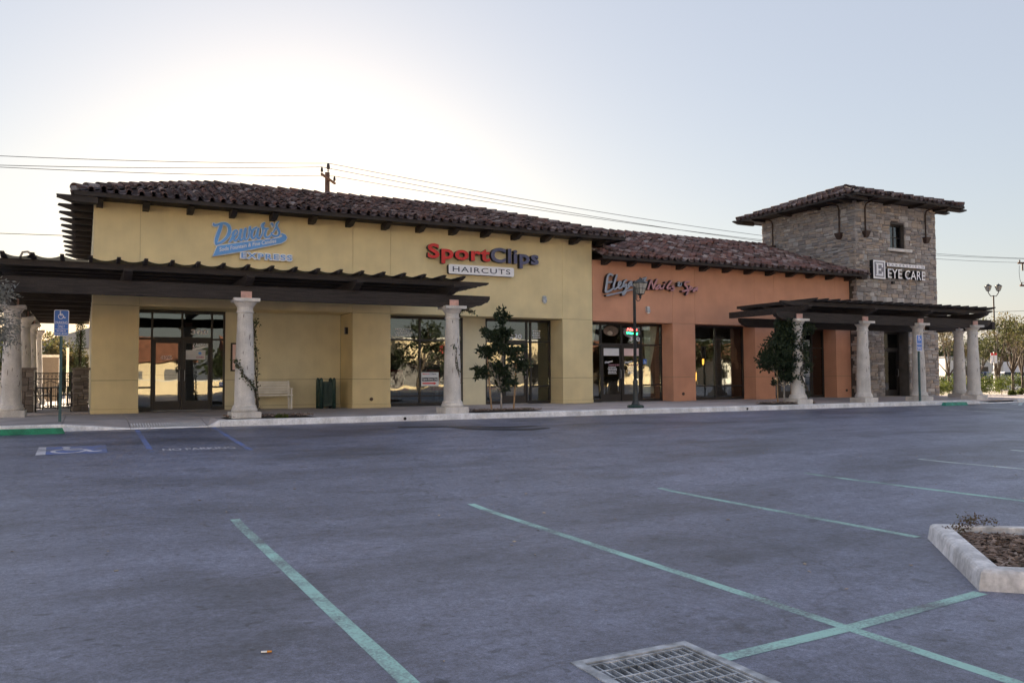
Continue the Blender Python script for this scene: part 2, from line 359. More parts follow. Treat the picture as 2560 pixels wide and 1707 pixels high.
def smooth_angle(o, deg=35):
    me = o.data; me.polygons.foreach_set('use_smooth', [True]*len(me.polygons)); me.set_sharp_from_angle(angle=R(deg)); return o
def copy_tree(o, parent=None, loc=None, rz=None):
    c = o.copy(); col.objects.link(c); c.parent = parent; ORG[c.name] = Vector(loc) if loc is not None else ORG.get(o.name, Vector())
    if loc is not None: c.location = loc
    if rz is not None: c.rotation_euler = (0, 0, rz)
    for ch in o.children: copy_tree(ch, c)
    return c
def piece(name, me, parent, loc, rot=None, scale=None):
    """object sharing mesh data, as part of parent (world loc)"""
    o = bpy.data.objects.new(name, me); o.location = Vector(loc)-ORG[parent.name]
    if rot is not None: o.rotation_euler = rot
    if scale is not None: o.scale = scale
    col.objects.link(o); o.parent = parent; ORG[o.name] = Vector(loc); return o

def text_mesh(body, size, offset=0, extrude=0, shear=0, spacing=1.0, align='LEFT'):
    c = bpy.data.curves.new('txt', 'FONT'); c.body = body; c.size = size; c.offset = offset; c.extrude = extrude; c.shear = shear
    c.space_character = spacing; c.align_x = align; c.resolution_u = 4; c.fill_mode = 'BOTH' if extrude else 'FRONT'
    o = bpy.data.objects.new('txt', c); col.objects.link(o)
    dg = bpy.context.evaluated_depsgraph_get(); me = o.evaluated_get(dg).to_mesh()
    v = [p.co.copy() for p in me.vertices]; f = [tuple(p.vertices) for p in me.polygons]
    o.evaluated_get(dg).to_mesh_clear(); bpy.data.objects.remove(o); bpy.data.curves.remove(c)
    return v, f
def fit_text(body, w, h, **k):
    """text scaled to an exact box w by h with its lower left at 0,0; returns verts (x, y, depth)"""
    v, f = text_mesh(body, 1.0, **k)
    x0 = min(p.x for p in v); x1 = max(p.x for p in v); y0 = min(p.y for p in v); y1 = max(p.y for p in v)
    return [Vector(((p.x-x0)/(x1-x0)*w, (p.y-y0)/(y1-y0)*h, p.z)) for p in v], f
def place_text(mb, body, x, z, w, h, y, depth=0.0, rot=0.0, bold=0.0, shear=0, spacing=1.0):
    """text standing on a plane that faces -Y; lower left at (x, z); front face at y"""
    v, f = fit_text(body, w, h, offset=bold, extrude=.5 if depth else 0, shear=shear, spacing=spacing)
    zmin = -.5 if depth else 0
    out = []
    for p in v:
        d = (.5-p.z)*depth if depth else 0
        xx = p.x*math.cos(rot)-p.y*math.sin(rot); zz = p.x*math.sin(rot)+p.y*math.cos(rot)
        out.append((x+xx, y+d, z+zz))
    mb.add(out, f); return mb
def islands(v, f):
    par = list(range(len(v)))
    def fd(a):
        while par[a] != a: par[a] = par[par[a]]; a = par[a]
        return a
    for q in f:
        for i in q[1:]: par[fd(i)] = fd(q[0])
    g = {}
    for q in f: g.setdefault(fd(q[0]), []).append(q)
    res = []
    for fs in g.values():
        ids = sorted({i for q in fs for i in q}); mp = {i: k for k, i in enumerate(ids)}
        res.append(([v[i] for i in ids], [tuple(mp[i] for i in q) for q in fs]))
    return res
def letters(parent, name, mb, m):
    """split a text mesh into one part per letter (dots stay with their stem)"""
    isl = sorted(islands(mb.v, mb.f), key=lambda t: min(p[0] for p in t[0])); out = []
    for v, f in isl:
        x0 = min(p[0] for p in v); x1 = max(p[0] for p in v)
        if out and x0 < out[-1][2]-.6*min(x1-x0, out[-1][2]-out[-1][1]):
            out[-1][0].add(v, f); out[-1][2] = max(out[-1][2], x1)
        else: out.append([MB().add(v, f), x0, x1])
    return [part(name, b, m, parent) for b, _, _ in out]
def catmull(pts, sub=6):
    P = [Vector(p) for p in pts]; P = [2*P[0]-P[1]]+P+[2*P[-1]-P[-2]]; out = []
    for i in range(1, len(P)-2):
        for k in range(sub):
            t = k/sub; a, b, c, d = P[i-1], P[i], P[i+1], P[i+2]
            out.append(.5*((2*b)+(c-a)*t+(2*a-5*b+4*c-d)*t*t+(3*b-a-3*c+d)*t*t*t))
    out.append(P[-2]); return out
def stroke(mb, pts, y, depth, grow=0.0, sub=5, ridge=.006):
    """pen stroke on a plane facing -Y: pts are (x, z, width); slightly domed front, straight sides"""
    q = catmull(pts, sub); n = len(q); rows = []
    for i, p in enumerate(q):
        a = q[max(i-1, 0)]; b = q[min(i+1, n-1)]; t = Vector((b.x-a.x, b.y-a.y)); t = t.normalized() if t.length > 1e-6 else Vector((1, 0))
        nrm = Vector((-t.y, t.x)); h = max(p.z, .01)/2+grow
        rows.append((Vector((p.x, p.y)), nrm, h, t))
    # round-ish ends
    a = rows[0]; rows.insert(0, (a[0]-a[3]*a[2]*.7, a[1], a[2]*.55, a[3])); b = rows[-1]; rows.append((b[0]+b[3]*b[2]*.7, b[1], b[2]*.55, b[3]))
    vs = []; fs = []
    for c, nr, h, t in rows:
        for s_, d in ((-1, depth), (-1, .0), (0, -ridge), (1, .0), (1, depth)):
            p = c+nr*h*s_; vs.append((p.x, y+d, p.y))
    for i in range(len(rows)-1):
        for k in range(4): fs.append((i*5+k, i*5+k+1, i*5+k+6, i*5+k+5))
    fs += [(0, 1, 2, 3, 4), tuple(range((len(rows)-1)*5, len(rows)*5))[::-1]]
    return mb.add(vs, fs)
def fill_poly(mb, poly, y, depth):
    """extruded outline on a plane facing -Y"""
    from mathutils.geometry import tessellate_polygon
    n = len(poly); tri = tessellate_polygon([[Vector((p[0], p[1], 0)) for p in poly]])
    vs = [(p[0], y, p[1]) for p in poly]+[(p[0], y+depth, p[1]) for p in poly]
    fs = [tuple(t) for t in tri]+[(i, (i+1) % n, n+(i+1) % n, n+i) for i in range(n)]
    return mb.add(vs, fs)

# ------------------------------------------------------------------ ground
GX = [(-60, -.45), (-8, -.45), (0, -.5), (1.47, -.52), (4.28, -.56), (7.1, -.55), (9.8, -.5), (12.4, -.41), (16, -.35), (25, -.3), (60, -.25)]
def gx(x):
    if x <= GX[0][0]: return GX[0][1]
    for (a, za), (b, zb) in zip(GX, GX[1:]):
        if x <= b:
            t = (x-a)/(b-a); return za+(zb-za)*t
    return GX[-1][1]
KY = 20.95
def zA(x, y):
    t = min(1, max(0, (y-9)/(KY-9))); return gx(x)*(1-t)-.15*t
GR = (2.40, 3.06, 2.93, 3.86)   # opening of the drain
xs = [-900, -300, -120, -60, -30, -20]+[-15+.5*i for i in range(131)]+[60, 90, 150, 300, 900]+[GR[0], GR[1]]+[v for v, _ in GX]
ys = [-900, -300, -120, -60, -30, -15]+[-8+.5*i for i in range(59)]+[KY, 24, 30, 40, 60, 90, 150, 300, 900]+[GR[2], GR[3]]
xs = sorted({round(v, 3) for v in xs}); ys = sorted({round(v, 3) for v in ys})
g = MB(); g.v = [(x, y, zA(x, y)) for y in ys for x in xs]; nx = len(xs)
for j in range(len(ys)-1):
    for i in range(nx-1):
        if GR[0]-.01 < xs[i] < GR[1]-.01 and GR[2]-.01 < ys[j] < GR[3]-.01: continue
        g.f.append((j*nx+i, j*nx+i+1, (j+1)*nx+i+1, (j+1)*nx+i))
tag(part('asphalt_lot', g, 'asphalt', smooth=True), kind='structure')

def paint_line(x0, y0, x1, y1, wd, m, label, cat='parking line', group=None, up=.0010, name='painted_line'):
    a = Vector((x0, y0, 0)); b = Vector((x1, y1, 0)); t = (b-a).normalized(); nr = Vector((-t.y, t.x, 0))*wd/2; L = (b-a).length; n = max(1, int(L/.35)); mb = MB(); vs = []; fs = []
    for i in range(n+1):
        p = a+(b-a)*i/n
        for s_ in (-1, 1):
            q = p+nr*s_*(1+random.uniform(-.04, .04)); vs.append((q.x, q.y, zA(q.x, q.y)+up))
    fs = [(2*i, 2*i+2, 2*i+3, 2*i+1) for i in range(n)]
    mb.add(vs, fs); o = part(name, mb, m, loc=(x0, y0, zA(x0, y0))); return tag(o, label, cat, group)
g0 = 'green stall lines in the foreground row'
paint_line(1.47, 9.4, 1.47, 1.0, .10, 'paint_green', 'worn green stall line left of the drain grate, leftmost in the foreground', group=g0)
paint_line(4.24, 9.4, 4.22, .6, .10, 'paint_green', 'long worn green stall line crossed by a second line near the grate', group=g0)
paint_line(7.08, 9.4, 7.12, 5.42, .10, 'paint_green', 'worn green stall line ending at the far corner of the kerbed planter', group=g0)
paint_line(9.83, 9.4, 9.97, 4.2, .10, 'paint_green', 'pale green stall line just behind the kerbed planter', group=g0)
paint_line(12.42, 9.4, 12.6, 4.2, .10, 'paint_pale', 'pale stall line second behind the kerbed planter', group=g0)
paint_line(14.9, 9.4, 15.1, 4.2, .10, 'paint_pale', 'short pale stall line at the right edge, farthest of the foreground row', group=g0)
paint_line(3.14, 3.62, 5.72, 3.86, .10, 'paint_green', 'green line running from the drain grate to the kerbed planter', up=.0020, name='painted_cross_line')
paint_line(1.1, 20.8, 1.1, 16.2, .10, 'paint_blue', 'faded blue line left of the kerb ramp access aisle')
paint_line(2.75, 20.8, 2.75, 15.9, .10, 'paint_blue', 'faded blue line right of the kerb ramp access aisle')
paint_line(.5, 20.6, 1.55, 20.5, .05, 'paint_white', 'faint white stripe on asphalt in front of the kerb ramp')
paint_line(26.1, 20.3, 25.85, 16.4, .10, 'paint_pale', 'faint white stall line in front of the stone tower, left one')
paint_line(28.7, 20.0, 28.1, 16.4, .10, 'paint_pale', 'faint white stall line in front of the stone tower, right one')
paint_line(31.2, 19.3, 33.4, 20.6, .12, 'paint_pale', 'white hatch stripe by the right kerb ramp, nearer one')
paint_line(31.8, 20.0, 34.0, 20.85, .12, 'paint_pale', 'white hatch stripe by the right kerb ramp, farther one')
# accessible symbol on the asphalt, and NO PARKING
def flat(mb, pts, up):
    return mb.add([(x, y, zA(x, y)+up) for x, y in pts], [tuple(range(len(pts)))])
ISA = thing('accessible_marking', 'faded blue square with white wheelchair symbol painted on the asphalt', 'pavement marking', (-.15, 16.9, zA(-.15, 16.9)))
b = MB()
for i in range(4):
    for j in range(4): flat(b, [(-.7+.275*(i+p), 16.3+.33*(j+q)) for p, q in ((0, 0), (1, 0), (1, 1), (0, 1))], .003)
part('blue_field', b, 'paint_blue', ISA)
def isa_strokes():
    """wheelchair symbol in a unit box, strokes as (x, z, width)"""
    return [[(.40, .90, .13), (.41, .86, .13)], [(.41, .74, .10), (.44, .50, .10), (.66, .49, .09), (.78, .22, .09), (.90, .26, .08)], [(.44, .64, .07), (.62, .64, .07)],
            [(.36, .60, .07), (.24, .45, .07), (.24, .26, .07), (.38, .12, .07), (.56, .14, .07), (.68, .30, .07)]]
b = MB()
for k, st in enumerate(isa_strokes()):
    t = MB(); stroke(t, st, 0, .001, ridge=0)
    keep = [f for f in t.f if all(abs(t.v[i][1]) < 1e-6 for i in f)]
    b.add([(-.7+1.1*(x), 16.3+1.3*zz, zA(-.7+1.1*x, 16.3+1.3*zz)+.0055+.0008*k) for x, y, zz in t.v], keep)
part('wheelchair_symbol', b, 'paint_white', ISA)
flat2 = MB(); flat(flat2, [(-.7, 16.3), (-.55, 16.3), (-.58, 17.6), (-.7, 17.6)], .0045); part('worn_edge', flat2, 'paint_white', ISA)
v, f = fit_text('NO PARKING', 1.25, .34, offset=.01)
o = part('no_parking_lettering', MB().add([(1.3+p.x, 16.25+p.y, zA(1.3+p.x, 16.25+p.y)+.003) for p in v], f), 'paint_white', loc=(1.9, 16.4, -.3)); tag(o, 'faded white NO PARKING lettering on the asphalt of the access aisle', 'pavement marking')
# wet trickle stain
st = MB(); stt = [[(6.9, 19.3, .35), (8.2, 18.9, .3), (9.2, 18.3, .45), (10.0, 18.4, .25)], [(8.0, 18.9, .18), (8.3, 18.2, .35), (9.3, 17.6, .4), (10.0, 17.7, .2)]]
for k, s_ in enumerate(stt):
    t = MB(); stroke(t, s_, 0, .001, ridge=0, sub=8); keep = [f for f in t.f if all(abs(t.v[i][1]) < 1e-6 for i in f)]
    st.add([(x, zz, zA(x, zz)+.005+.002*k) for x, y, zz in t.v], keep)
tag(part('wet_stain', st, 'stain', loc=(8.5, 18.5, -.2)), 'dark winding wet stain on the asphalt in front of the kerb', 'stain')

# ------------------------------------------------------------------ sidewalk and kerb
SW = part('sidewalk', MB().box(-9, 46, 21.15, 28.6, -.40, -.17), 'walk'); tag(SW, kind='structure')
def slab(x0, x1, y0, y1, zf=lambda x, y: 0.0):
    m = MB(); e = .006; c = []
    for z_, ins in ((-.06, e), (-.004, e), (0, e+.004)):
        c += [(x, y, zf(x, y)+z_) for x, y in ((x0+ins, y0+ins), (x1-ins, y0+ins), (x1-ins, y1-ins), (x0+ins, y1-ins))]
    m.add(c, [(8, 9, 10, 11)]+[(4*k+i, 4*k+(i+1) % 4, 4*k+4+(i+1) % 4, 4*k+4+i) for k in (0, 1) for i in range(4)])
    return part('slab', m, 'walk', SW)
RX0, RX1, RXF0, RXF1 = .98, 2.66, -.4, 2.92   # ramp, and flares
def ramp_z(x, y):
    k = 0 if x <= RXF0 or x >= RXF1 else (1 if RX0 <= x <= RX1 else ((x-RXF0)/(RX0-RXF0) if x < RX0 else (RXF1-x)/(RXF1-RX1)))
    t = max(0, min(1, (22.6-y)/(22.6-21.0))); return -.135*k*t
XB = [-9, -7.2, -5.4, -3.6, -1.85, RXF0]
edges = XB+[RX0, RX1, RXF1]+[RXF1+1.83*i for i in range(1, 25)]
edges = [e for e in edges if e <= 46]
for x0, x1 in zip(edges, edges[1:]):
    n = 1 if (x0 >= RXF1 or x1 <= RXF0) else 4
    slab(x0, x1, 21.15, 22.6, ramp_z)
    slab(x0, x1, 22.6, 24.6); slab(x0, x1, 24.6, 26.55)
for x0, x1 in ((1.45, 4.5), (4.5, 7.78), (9.1, 12.3), (12.3, 15.7), (17.02, 20.77), (21.9, 25.07), (26.2, 29.8)): slab(x0, x1, 26.55, 28.5)
# grooved ramp pad
gp = thing('ramp_groove_pad', 'grooved pale concrete pad at the foot of the kerb ramp', 'ramp pad', (1.8, 21.3, -.1))
for i in range(27):
    x = RX0+.03+i*.0605; b = MB(); ya, yb = 21.02, 21.75
    b.add([(x, ya, ramp_z(x, ya)+.004), (x+.038, ya, ramp_z(x, ya)+.004), (x+.038, yb, ramp_z(x, yb)+.004), (x, yb, ramp_z(x, yb)+.004),
           (x+.006, ya, ramp_z(x, ya)+.016), (x+.032, ya, ramp_z(x, ya)+.016), (x+.032, yb, ramp_z(x, yb)+.016), (x+.006, yb, ramp_z(x, yb)+.016)],
          [(4, 5, 6, 7), (0, 1, 5, 4), (1, 2, 6, 5), (2, 3, 7, 6), (3, 0, 4, 7)])
    part('rib', b, 'dirty_concrete', gp)
KB = part('kerb', MB().box(-9, 60, KY+.03, 21.13, -.4, -.14), 'joint'); tag(KB, kind='structure')
def kerb_piece(x0, x1, h0=0.0, h1=0.0):
    pr = [(KY-.012, -.32, 0), (KY+.006, -.02, 1), (KY+.028, .004, 1), (21.14, .006, 1), (21.14, -.32, 0)]
    vs = [(x0+.004, y, z+h0*k) for y, z, k in pr]+[(x1-.004, y, z+h1*k) for y, z, k in pr]
    m = MB().add(vs, [(0, 1, 2, 3, 4), (9, 8, 7, 6, 5)]+[(i, i+5, (i+1) % 5+5, (i+1) % 5) for i in range(5)])
    return part('kerb_stone', m, 'kerb_paint', KB)
for x0, x1 in zip(XB, XB[1:]): kerb_piece(x0, x1)
kerb_piece(RXF0, RX0, 0, -.13); kerb_piece(RX0, RX1, -.13, -.13); kerb_piece(RX1, RXF1, -.13, 0)
x = RXF1
for i in range(30):
    L = 1.62 if i % 3 else 1.9
    if 31.2 < x+L/2 < 34: kerb_piece(x, x+L, -.12 if x > 32 else 0, -.12)
    else: kerb_piece(x, x+L)
    x += L
for x_, lb in ((7.55, 'round black drain hole in the kerb face near the second column'), (19.36, 'round black drain hole in the kerb face before the orange shop')):
    b = MB(); b.lathe([(.042, 0), (.042, .012)], 0, 0, n=14); b2 = MB().add([(x_+p[0], KY-.006-p[2]*.5, -.085+p[1]) for p in b.v], b.f)
    tag(part('kerb_drain_hole', b2, 'sign_black', loc=(x_, KY, -.1)), lb, 'drain hole')
def wheel_stop(cx, y, m, label, L=1.15):
    b = MB(); z0 = zA(cx, y)
    b.prism([(y-.09, z0), (y-.06, z0+.12), (y+.06, z0+.12), (y+.09, z0)], cx-L/2, cx+L/2, 'x')
    for i in range(4): b.v[i] = (b.v[i][0]+(.05 if i in (1, 2) else 0), *b.v[i][1:]); b.v[4+i] = (b.v[4+i][0]-(.05 if i in (1, 2) else 0), *b.v[4+i][1:])
    t = thing('wheel_stop', label, 'wheel stop', (cx, y, z0), 'green wheel stops'); part('block', b, m, t)
    for s_ in (-.4, .4): part('anchor_pin', MB().lathe([(.014, 0), (.014, .006)], cx+s_*L, y, z0+.12, 8), 'steel', t)
wheel_stop(-.98, 20.45, 'wheelstop', 'dark green concrete wheel stop in front of the left parking sign', 1.3)
wheel_stop(29.1, 20.45, 'wheelstop_pale', 'pale teal concrete wheel stop in front of the tower columns', 1.3)

# ------------------------------------------------------------------ roof tiles
def cover_tile(name, r0, r1, L, m, seg=6, th=.014):
    vs = []; fs = []
    for rr, y in ((r0, 0), (r1, L)):
        for d in (0, th):
            for k in range(seg+1):
                a = math.pi*k/seg; vs.append(((rr-d)*math.cos(a), y, (rr-d)*math.sin(a)))
    n = seg+1
    for k in range(seg):
        fs += [(k, k+1, 2*n+k+1, 2*n+k), (n+k+1, n+k, 3*n+k, 3*n+k+1), (k+1, k, n+k, n+k+1)]
    return mesh_of(name, vs, fs, m, True)
TILE = {k: [cover_tile('tile', r, r-.016, L, k) for r, L in ((.088, .43), (.084, .40), (.092, .44))] for k in ('tile', 'tile_red')}
RIDGE = {k: cover_tile('ridge_tile', .135, .11, .50, k, 7) for k in ('tile', 'tile_red')}
CAMP = Vector((0, 0, 1.0))
def roof_face(roof, P0, U, V, la, lb, inside, m, nobj, dp=.315, dr=.36):
    """barrel tiles over one slope: the nobj nearest are parts of their own, the others one joined part; pans joined"""
    P0, U, V = Vector(P0), Vector(U).normalized(), Vector(V).normalized(); N = U.cross(V)
    rnd = random.Random(int(la*100)); todo = []; pans = MB(); rest = MB()
    na, nb = int(la/dp), int(lb/dr)+1
    for i in range(na+1):
        jig = rnd.uniform(-.012, .012)
        for j in range(nb):
            a = .12+i*dp+jig; b = -.06+j*dr+rnd.uniform(-.025, .025)
            if inside(a+dp/2, b+.2):
                c = P0+U*(a+dp/2)+V*b; vs = []; fs = []
                for y in (0, .42):
                    for k in range(6):
                        an = math.pi+math.pi*k/5; vs.append(c+U*(.12*math.cos(an))+V*y+N*(.085+.085*math.sin(an)+.02*(1-y/.42)))
                pans.add(vs, [(k, k+1, k+7, k+6) for k in range(5)])
            if inside(a, b+.2):
                up = .085+rnd.uniform(-.008, .025)+(.03 if rnd.random() < .15 else 0)
                rot = Matrix((U, V, N)).transposed().to_4x4() @ Matrix.Rotation(R(-2.2+rnd.uniform(-2, 2)), 4, 'X') @ Matrix.Rotation(R(rnd.uniform(-2.5, 2.5)), 4, 'Z')
                todo.append((P0+U*a+V*b+N*up, rot, rnd.choice(TILE[m])))
    todo.sort(key=lambda t: (t[0]-CAMP).length)
    for p, r_, me in todo[:nobj]: piece('tile', me, roof, p, r_.to_euler())
    for p, r_, me in todo[nobj:]:
        M = Matrix.Translation(p) @ r_; rest.add([M @ q.co for q in me.vertices], [tuple(q.vertices) for q in me.polygons])
    if rest.v: part('tile_field', rest, m, roof, 'stuff', True)
    part('pan_tiles', pans, 'tile_under', roof, 'stuff', True)
def ridge_line(roof, a, b, m, flip=False):
    a, b = Vector(a), Vector(b); V = (b-a).normalized(); U = V.cross(Vector((0, 0, 1))).normalized(); N = U.cross(V); L = (b-a).length; n = int(L/.42)
    rnd = random.Random(int(L*77))
    mo = MB(); mo.obox((a+b)/2+N*.05, V*L/2, U*.10, N*.06); part('ridge_mortar', mo, 'mortar', roof)
    for i in range(n):
        p = a+V*(i*L/n)+N*(.055+rnd.uniform(0, .012)); rot = Matrix((U, V, N)).transposed().to_4x4() @ Matrix.Rotation(R(-3+rnd.uniform(-2, 1.5)-(3.5 if rnd.random() < .08 else 0)), 4, 'X') @ Matrix.Rotation(R(rnd.uniform(-2, 2)), 4, 'Z')
        piece('ridge_tile', RIDGE[m], roof, p, rot.to_euler())

# ------------------------------------------------------------------ storefronts
FW = .055
def storefront(parent, X0, X1, Y, cols, zt, ztop=3.12, low=None, doors=(), lowrail=(), skip_transom=(), z0=.012):
    """aluminium frame with one pane per opening; cols = mullion centres between X0 and X1; doors = indices of bays that are door leaves"""
    hd = part('storefront', MB().box(X0, X1, Y, Y+.13, ztop-.09, ztop-.004), 'frame', parent)
    xe = [X0]+list(cols)+[X1]
    for i, x in enumerate(xe):
        a, b = (x, x+FW) if i == 0 else ((x-FW, x) if i == len(xe)-1 else (x-FW/2, x+FW/2))
        part('mullion', MB().box(a, b, Y+.003, Y+.127, z0, ztop-.09), 'frame', hd)
    for i in range(len(xe)-1):
        a = xe[i]+(FW if i == 0 else FW/2)+.001; b = xe[i+1]-(FW if i == len(xe)-2 else FW/2)-.001
        t = zt
        part('transom_bar', MB().box(a, b, Y+.006, Y+.124, t, t+FW+(.03 if i in doors else 0)), 'frame', hd)
        part('pane', MB().box(a, b, Y+.055, Y+.063, t+FW, ztop-.09), 'glass', hd)
        if i in doors:
            s_ = .085; d = MB(); y0, y1 = Y+.03, Y+.085
            d.box(a+.006, a+s_, y0, y1, z0+.008, t-.006); d.box(b-s_, b-.006, y0, y1, z0+.008, t-.006)
            d.box(a+s_, b-s_, y0+.001, y1-.001, z0+.008, z0+.29); d.box(a+s_, b-s_, y0+.001, y1-.001, t-.10, t-.006)
            part('door_leaf', d, 'frame', hd)
            part('pane', MB().box(a+s_, b-s_, Y+.052, Y+.060, z0+.29, t-.10), 'glass', hd)
            hx = b-.05 if (i+1) in doors else (a+.05 if (i-1) in doors else b-.05)
            part('door_handle', MB().tube([(hx, y0, .92), (hx, y0-.06, .94), (hx, y0-.06, 1.24), (hx, y0, 1.26)], .012, 8), 'steel', hd)
            if i == doors[0]: part('threshold', MB().box(xe[doors[0]], xe[doors[-1]+1], Y-.05, Y+.14, .006, .02), 'steel', hd)
        else:
            lz = low if low is not None else None
            part('sill_rail', MB().box(a, b, Y+.006, Y+.124, z0, z0+.10), 'frame', hd)
            if lz and i in lowrail:
                part('mid_rail', MB().box(a, b, Y+.006, Y+.124, lz, lz+FW), 'frame', hd)
                part('pane', MB().box(a, b, Y+.055, Y+.063, z0+.10, lz), 'glass', hd)
                part('pane', MB().box(a, b, Y+.055, Y+.063, lz+FW, t), 'glass', hd)
            else: part('pane', MB().box(a, b, Y+.055, Y+.063, z0+.10, t), 'glass', hd)
    return hd
def numerals(parent, body, x, z, w_, h_, y): return part('street_number', place_text(MB(), body, x, z, w_, h_, y, bold=.03), 'sign_white', parent)

def stucco(name, x0, x1, y0, y1, z0, z1, m, parent, ch=.005):
    """stucco panel, arrises rounded off a little"""
    b = MB(); e = ch
    b.add([(x0, y1, z0), (x1, y1, z0), (x1, y1, z1), (x0, y1, z1), (x0, y0+e, z0), (x1, y0+e, z0), (x1, y0+e, z1), (x0, y0+e, z1), (x0+e, y0, z0+e), (x1-e, y0, z0+e), (x1-e, y0, z1-e), (x0+e, y0, z1-e)],
          [(0, 3, 2, 1), (0, 1, 5, 4), (1, 2, 6, 5), (2, 3, 7, 6), (3, 0, 4, 7), (4, 5, 9, 8), (5, 6, 10, 9), (6, 7, 11, 10), (7, 4, 8, 11), (8, 9, 10, 11)])
    return part(name, b, m, parent)
def pillar(x0, x1, m, parent, depth):
    stucco('pillar_base', x0-.012, x1+.012, FY-.014, FY+depth, .0, .125, m, parent)
    stucco('pillar', x0, x1, FY, FY+depth-.003, .13, .945, m, parent)
    stucco('pillar', x0, x1, FY, FY+depth-.003, .957, 3.112, m, parent)
    part('joint_core', MB().box(x0+.012, x1-.012, FY+.014, FY+depth-.02, .05, 3.14), 'joint', parent)
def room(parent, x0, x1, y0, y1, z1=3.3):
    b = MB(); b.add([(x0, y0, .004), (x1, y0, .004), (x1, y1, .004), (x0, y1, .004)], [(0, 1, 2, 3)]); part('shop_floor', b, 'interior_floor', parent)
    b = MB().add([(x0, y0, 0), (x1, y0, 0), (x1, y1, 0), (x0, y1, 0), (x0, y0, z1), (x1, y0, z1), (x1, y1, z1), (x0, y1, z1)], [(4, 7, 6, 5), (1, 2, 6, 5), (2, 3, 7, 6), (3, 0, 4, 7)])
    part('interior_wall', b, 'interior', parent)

FY = 26.6
# ================= yellow building
YB = thing('yellow_shop_building', 'long yellow stucco shop building with dark barrel tile hip roof', 'building', (8.6, 26.6, 0))
XY = [.2, 1.43, 7.79, 9.08, 15.72, 17.02]
part('backing_wall', MB().box(.215, 17.0, FY+.03, FY+.29, 3.14, 6.08), 'joint', YB)
for a, b in zip(XY, XY[1:]): stucco('wall_panel', a+.003, b-.003, FY, FY+.28, 3.122, 6.1, 'stucco_yellow', YB)
pillar(.2, 1.43, 'stucco_yellow', YB, 1.6); pillar(7.79, 9.08, 'stucco_yellow', YB, 1.4); pillar(15.72, 17.02, 'stucco_yellow', YB, 1.2)
part('side_wall', MB().box(.205, .5, FY+1.62, 39, .0, 6.1), 'stucco_pale', YB)
part('side_wall_upper', MB().box(.203, .5, FY+.283, FY+1.615, 3.14, 6.1), 'stucco_pale', YB)
part('rear_wall', MB().box(.5, 30.7, 38.7, 39, 0, 5.3), 'stucco_yellow', YB)
part('recess_soffit', MB().box(1.44, 7.78, FY+.285, 28.3, 3.128, 3.5), 'stucco_yellow', YB)
part('recess_soffit', MB().box(9.09, 15.71, FY+.285, 27.8, 3.128, 3.5), 'stucco_yellow', YB)
Y1, Y2 = 28.0, 27.5
stucco('recess_wall', 4.03, 7.785, Y1, Y1+.2, .0, .105, 'stucco_pale', YB)
stucco('recess_wall', 4.03, 7.785, Y1+.012, Y1+.2, .115, .945, 'stucco_pale', YB); stucco('recess_wall', 4.03, 7.785, Y1+.012, Y1+.2, .957, 3.125, 'stucco_pale', YB)
part('joint_core', MB().box(4.04, 7.78, Y1+.03, Y1+.19, .02, 3.12), 'joint', YB)
stucco('recess_wall', 12.1, 13.0, Y2, Y2+.2, .0, .945, 'stucco_pale', YB); stucco('recess_wall', 12.1, 13.0, Y2, Y2+.2, .957, 3.125, 'stucco_pale', YB)
part('joint_core', MB().box(12.12, 12.98, Y2+.03, Y2+.19, .02, 3.12), 'joint', YB)
S1 = storefront(YB, 1.44, 4.03, Y1, [1.875, 2.745, 3.63], 2.2, low=.70, doors=(1, 2), lowrail=(0, 3))
S2 = storefront(YB, 9.09, 12.1, Y2, [10.47], 2.27, low=.32, lowrail=(0, 1))
S3 = storefront(YB, 13.0, 15.715, Y2, [13.72, 14.71, 14.87], 2.27, low=.62, doors=(1,), lowrail=(0, 3))
numerals(S1, '300', 3.0, 2.38, .52, .155, Y1+.05); numerals(S3, '320', 14.02, 2.40, .50, .18, Y2+.05)
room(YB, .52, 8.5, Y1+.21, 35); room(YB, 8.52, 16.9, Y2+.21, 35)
# roof
EY, EZ, RYD, PT = 25.72, 6.14, 29.9, .3325
X0e, X1e = -.30, 17.9
run = RYD-EY; rz = EZ+run*PT; back = 40.0
deck = MB()
XL = X0e+run; XR = X1e-run
th = .05
A = [(X0e, EY, EZ), (X1e, EY, EZ), (XR, RYD, rz), (XL, RYD, rz)]
deck.add(A, [(0, 1, 2, 3)]); deck.add([(X0e, back, EZ), (X0e, EY, EZ), (XL, RYD, rz), (XL, back-run, rz)], [(0, 1, 2, 3)])
deck.add([(X1e, EY, EZ), (X1e, back, EZ), (XR, back-run, rz), (XR, RYD, rz)], [(0, 1, 2, 3)])
deck.add([(XL, RYD, rz), (XR, RYD, rz), (XR-1.5, RYD+1.5, rz-.9), (XL+1.5, RYD+1.5, rz-.9)], [(0, 1, 2, 3)])
deck.add([(XL, back-run, rz), (XL, RYD, rz), (XL+1.5, RYD+1.5, rz-.9), (XL+1.5, back-run-1.5, rz-.9)], [(0, 1, 2, 3)])
deck.add([(XR, RYD, rz), (XR, back-run, rz), (XR-1.5, back-run-1.5, rz-.9), (XR-1.5, RYD+1.5, rz-.9)], [(0, 1, 2, 3)])
deck.add([(XL+1.5, RYD+1.5, rz-.9), (XR-1.5, RYD+1.5, rz-.9), (XR-1.5, back-run-1.5, rz-.9), (XL+1.5, back-run-1.5, rz-.9)], [(0, 1, 2, 3)])
deck.add([(X0e, EY, EZ-th), (X1e, EY, EZ-th), (X1e, back, EZ-th-.02), (X0e, back, EZ-th-.02)], [(3, 2, 1, 0)])
RF = part('roof', deck, 'wood', YB)
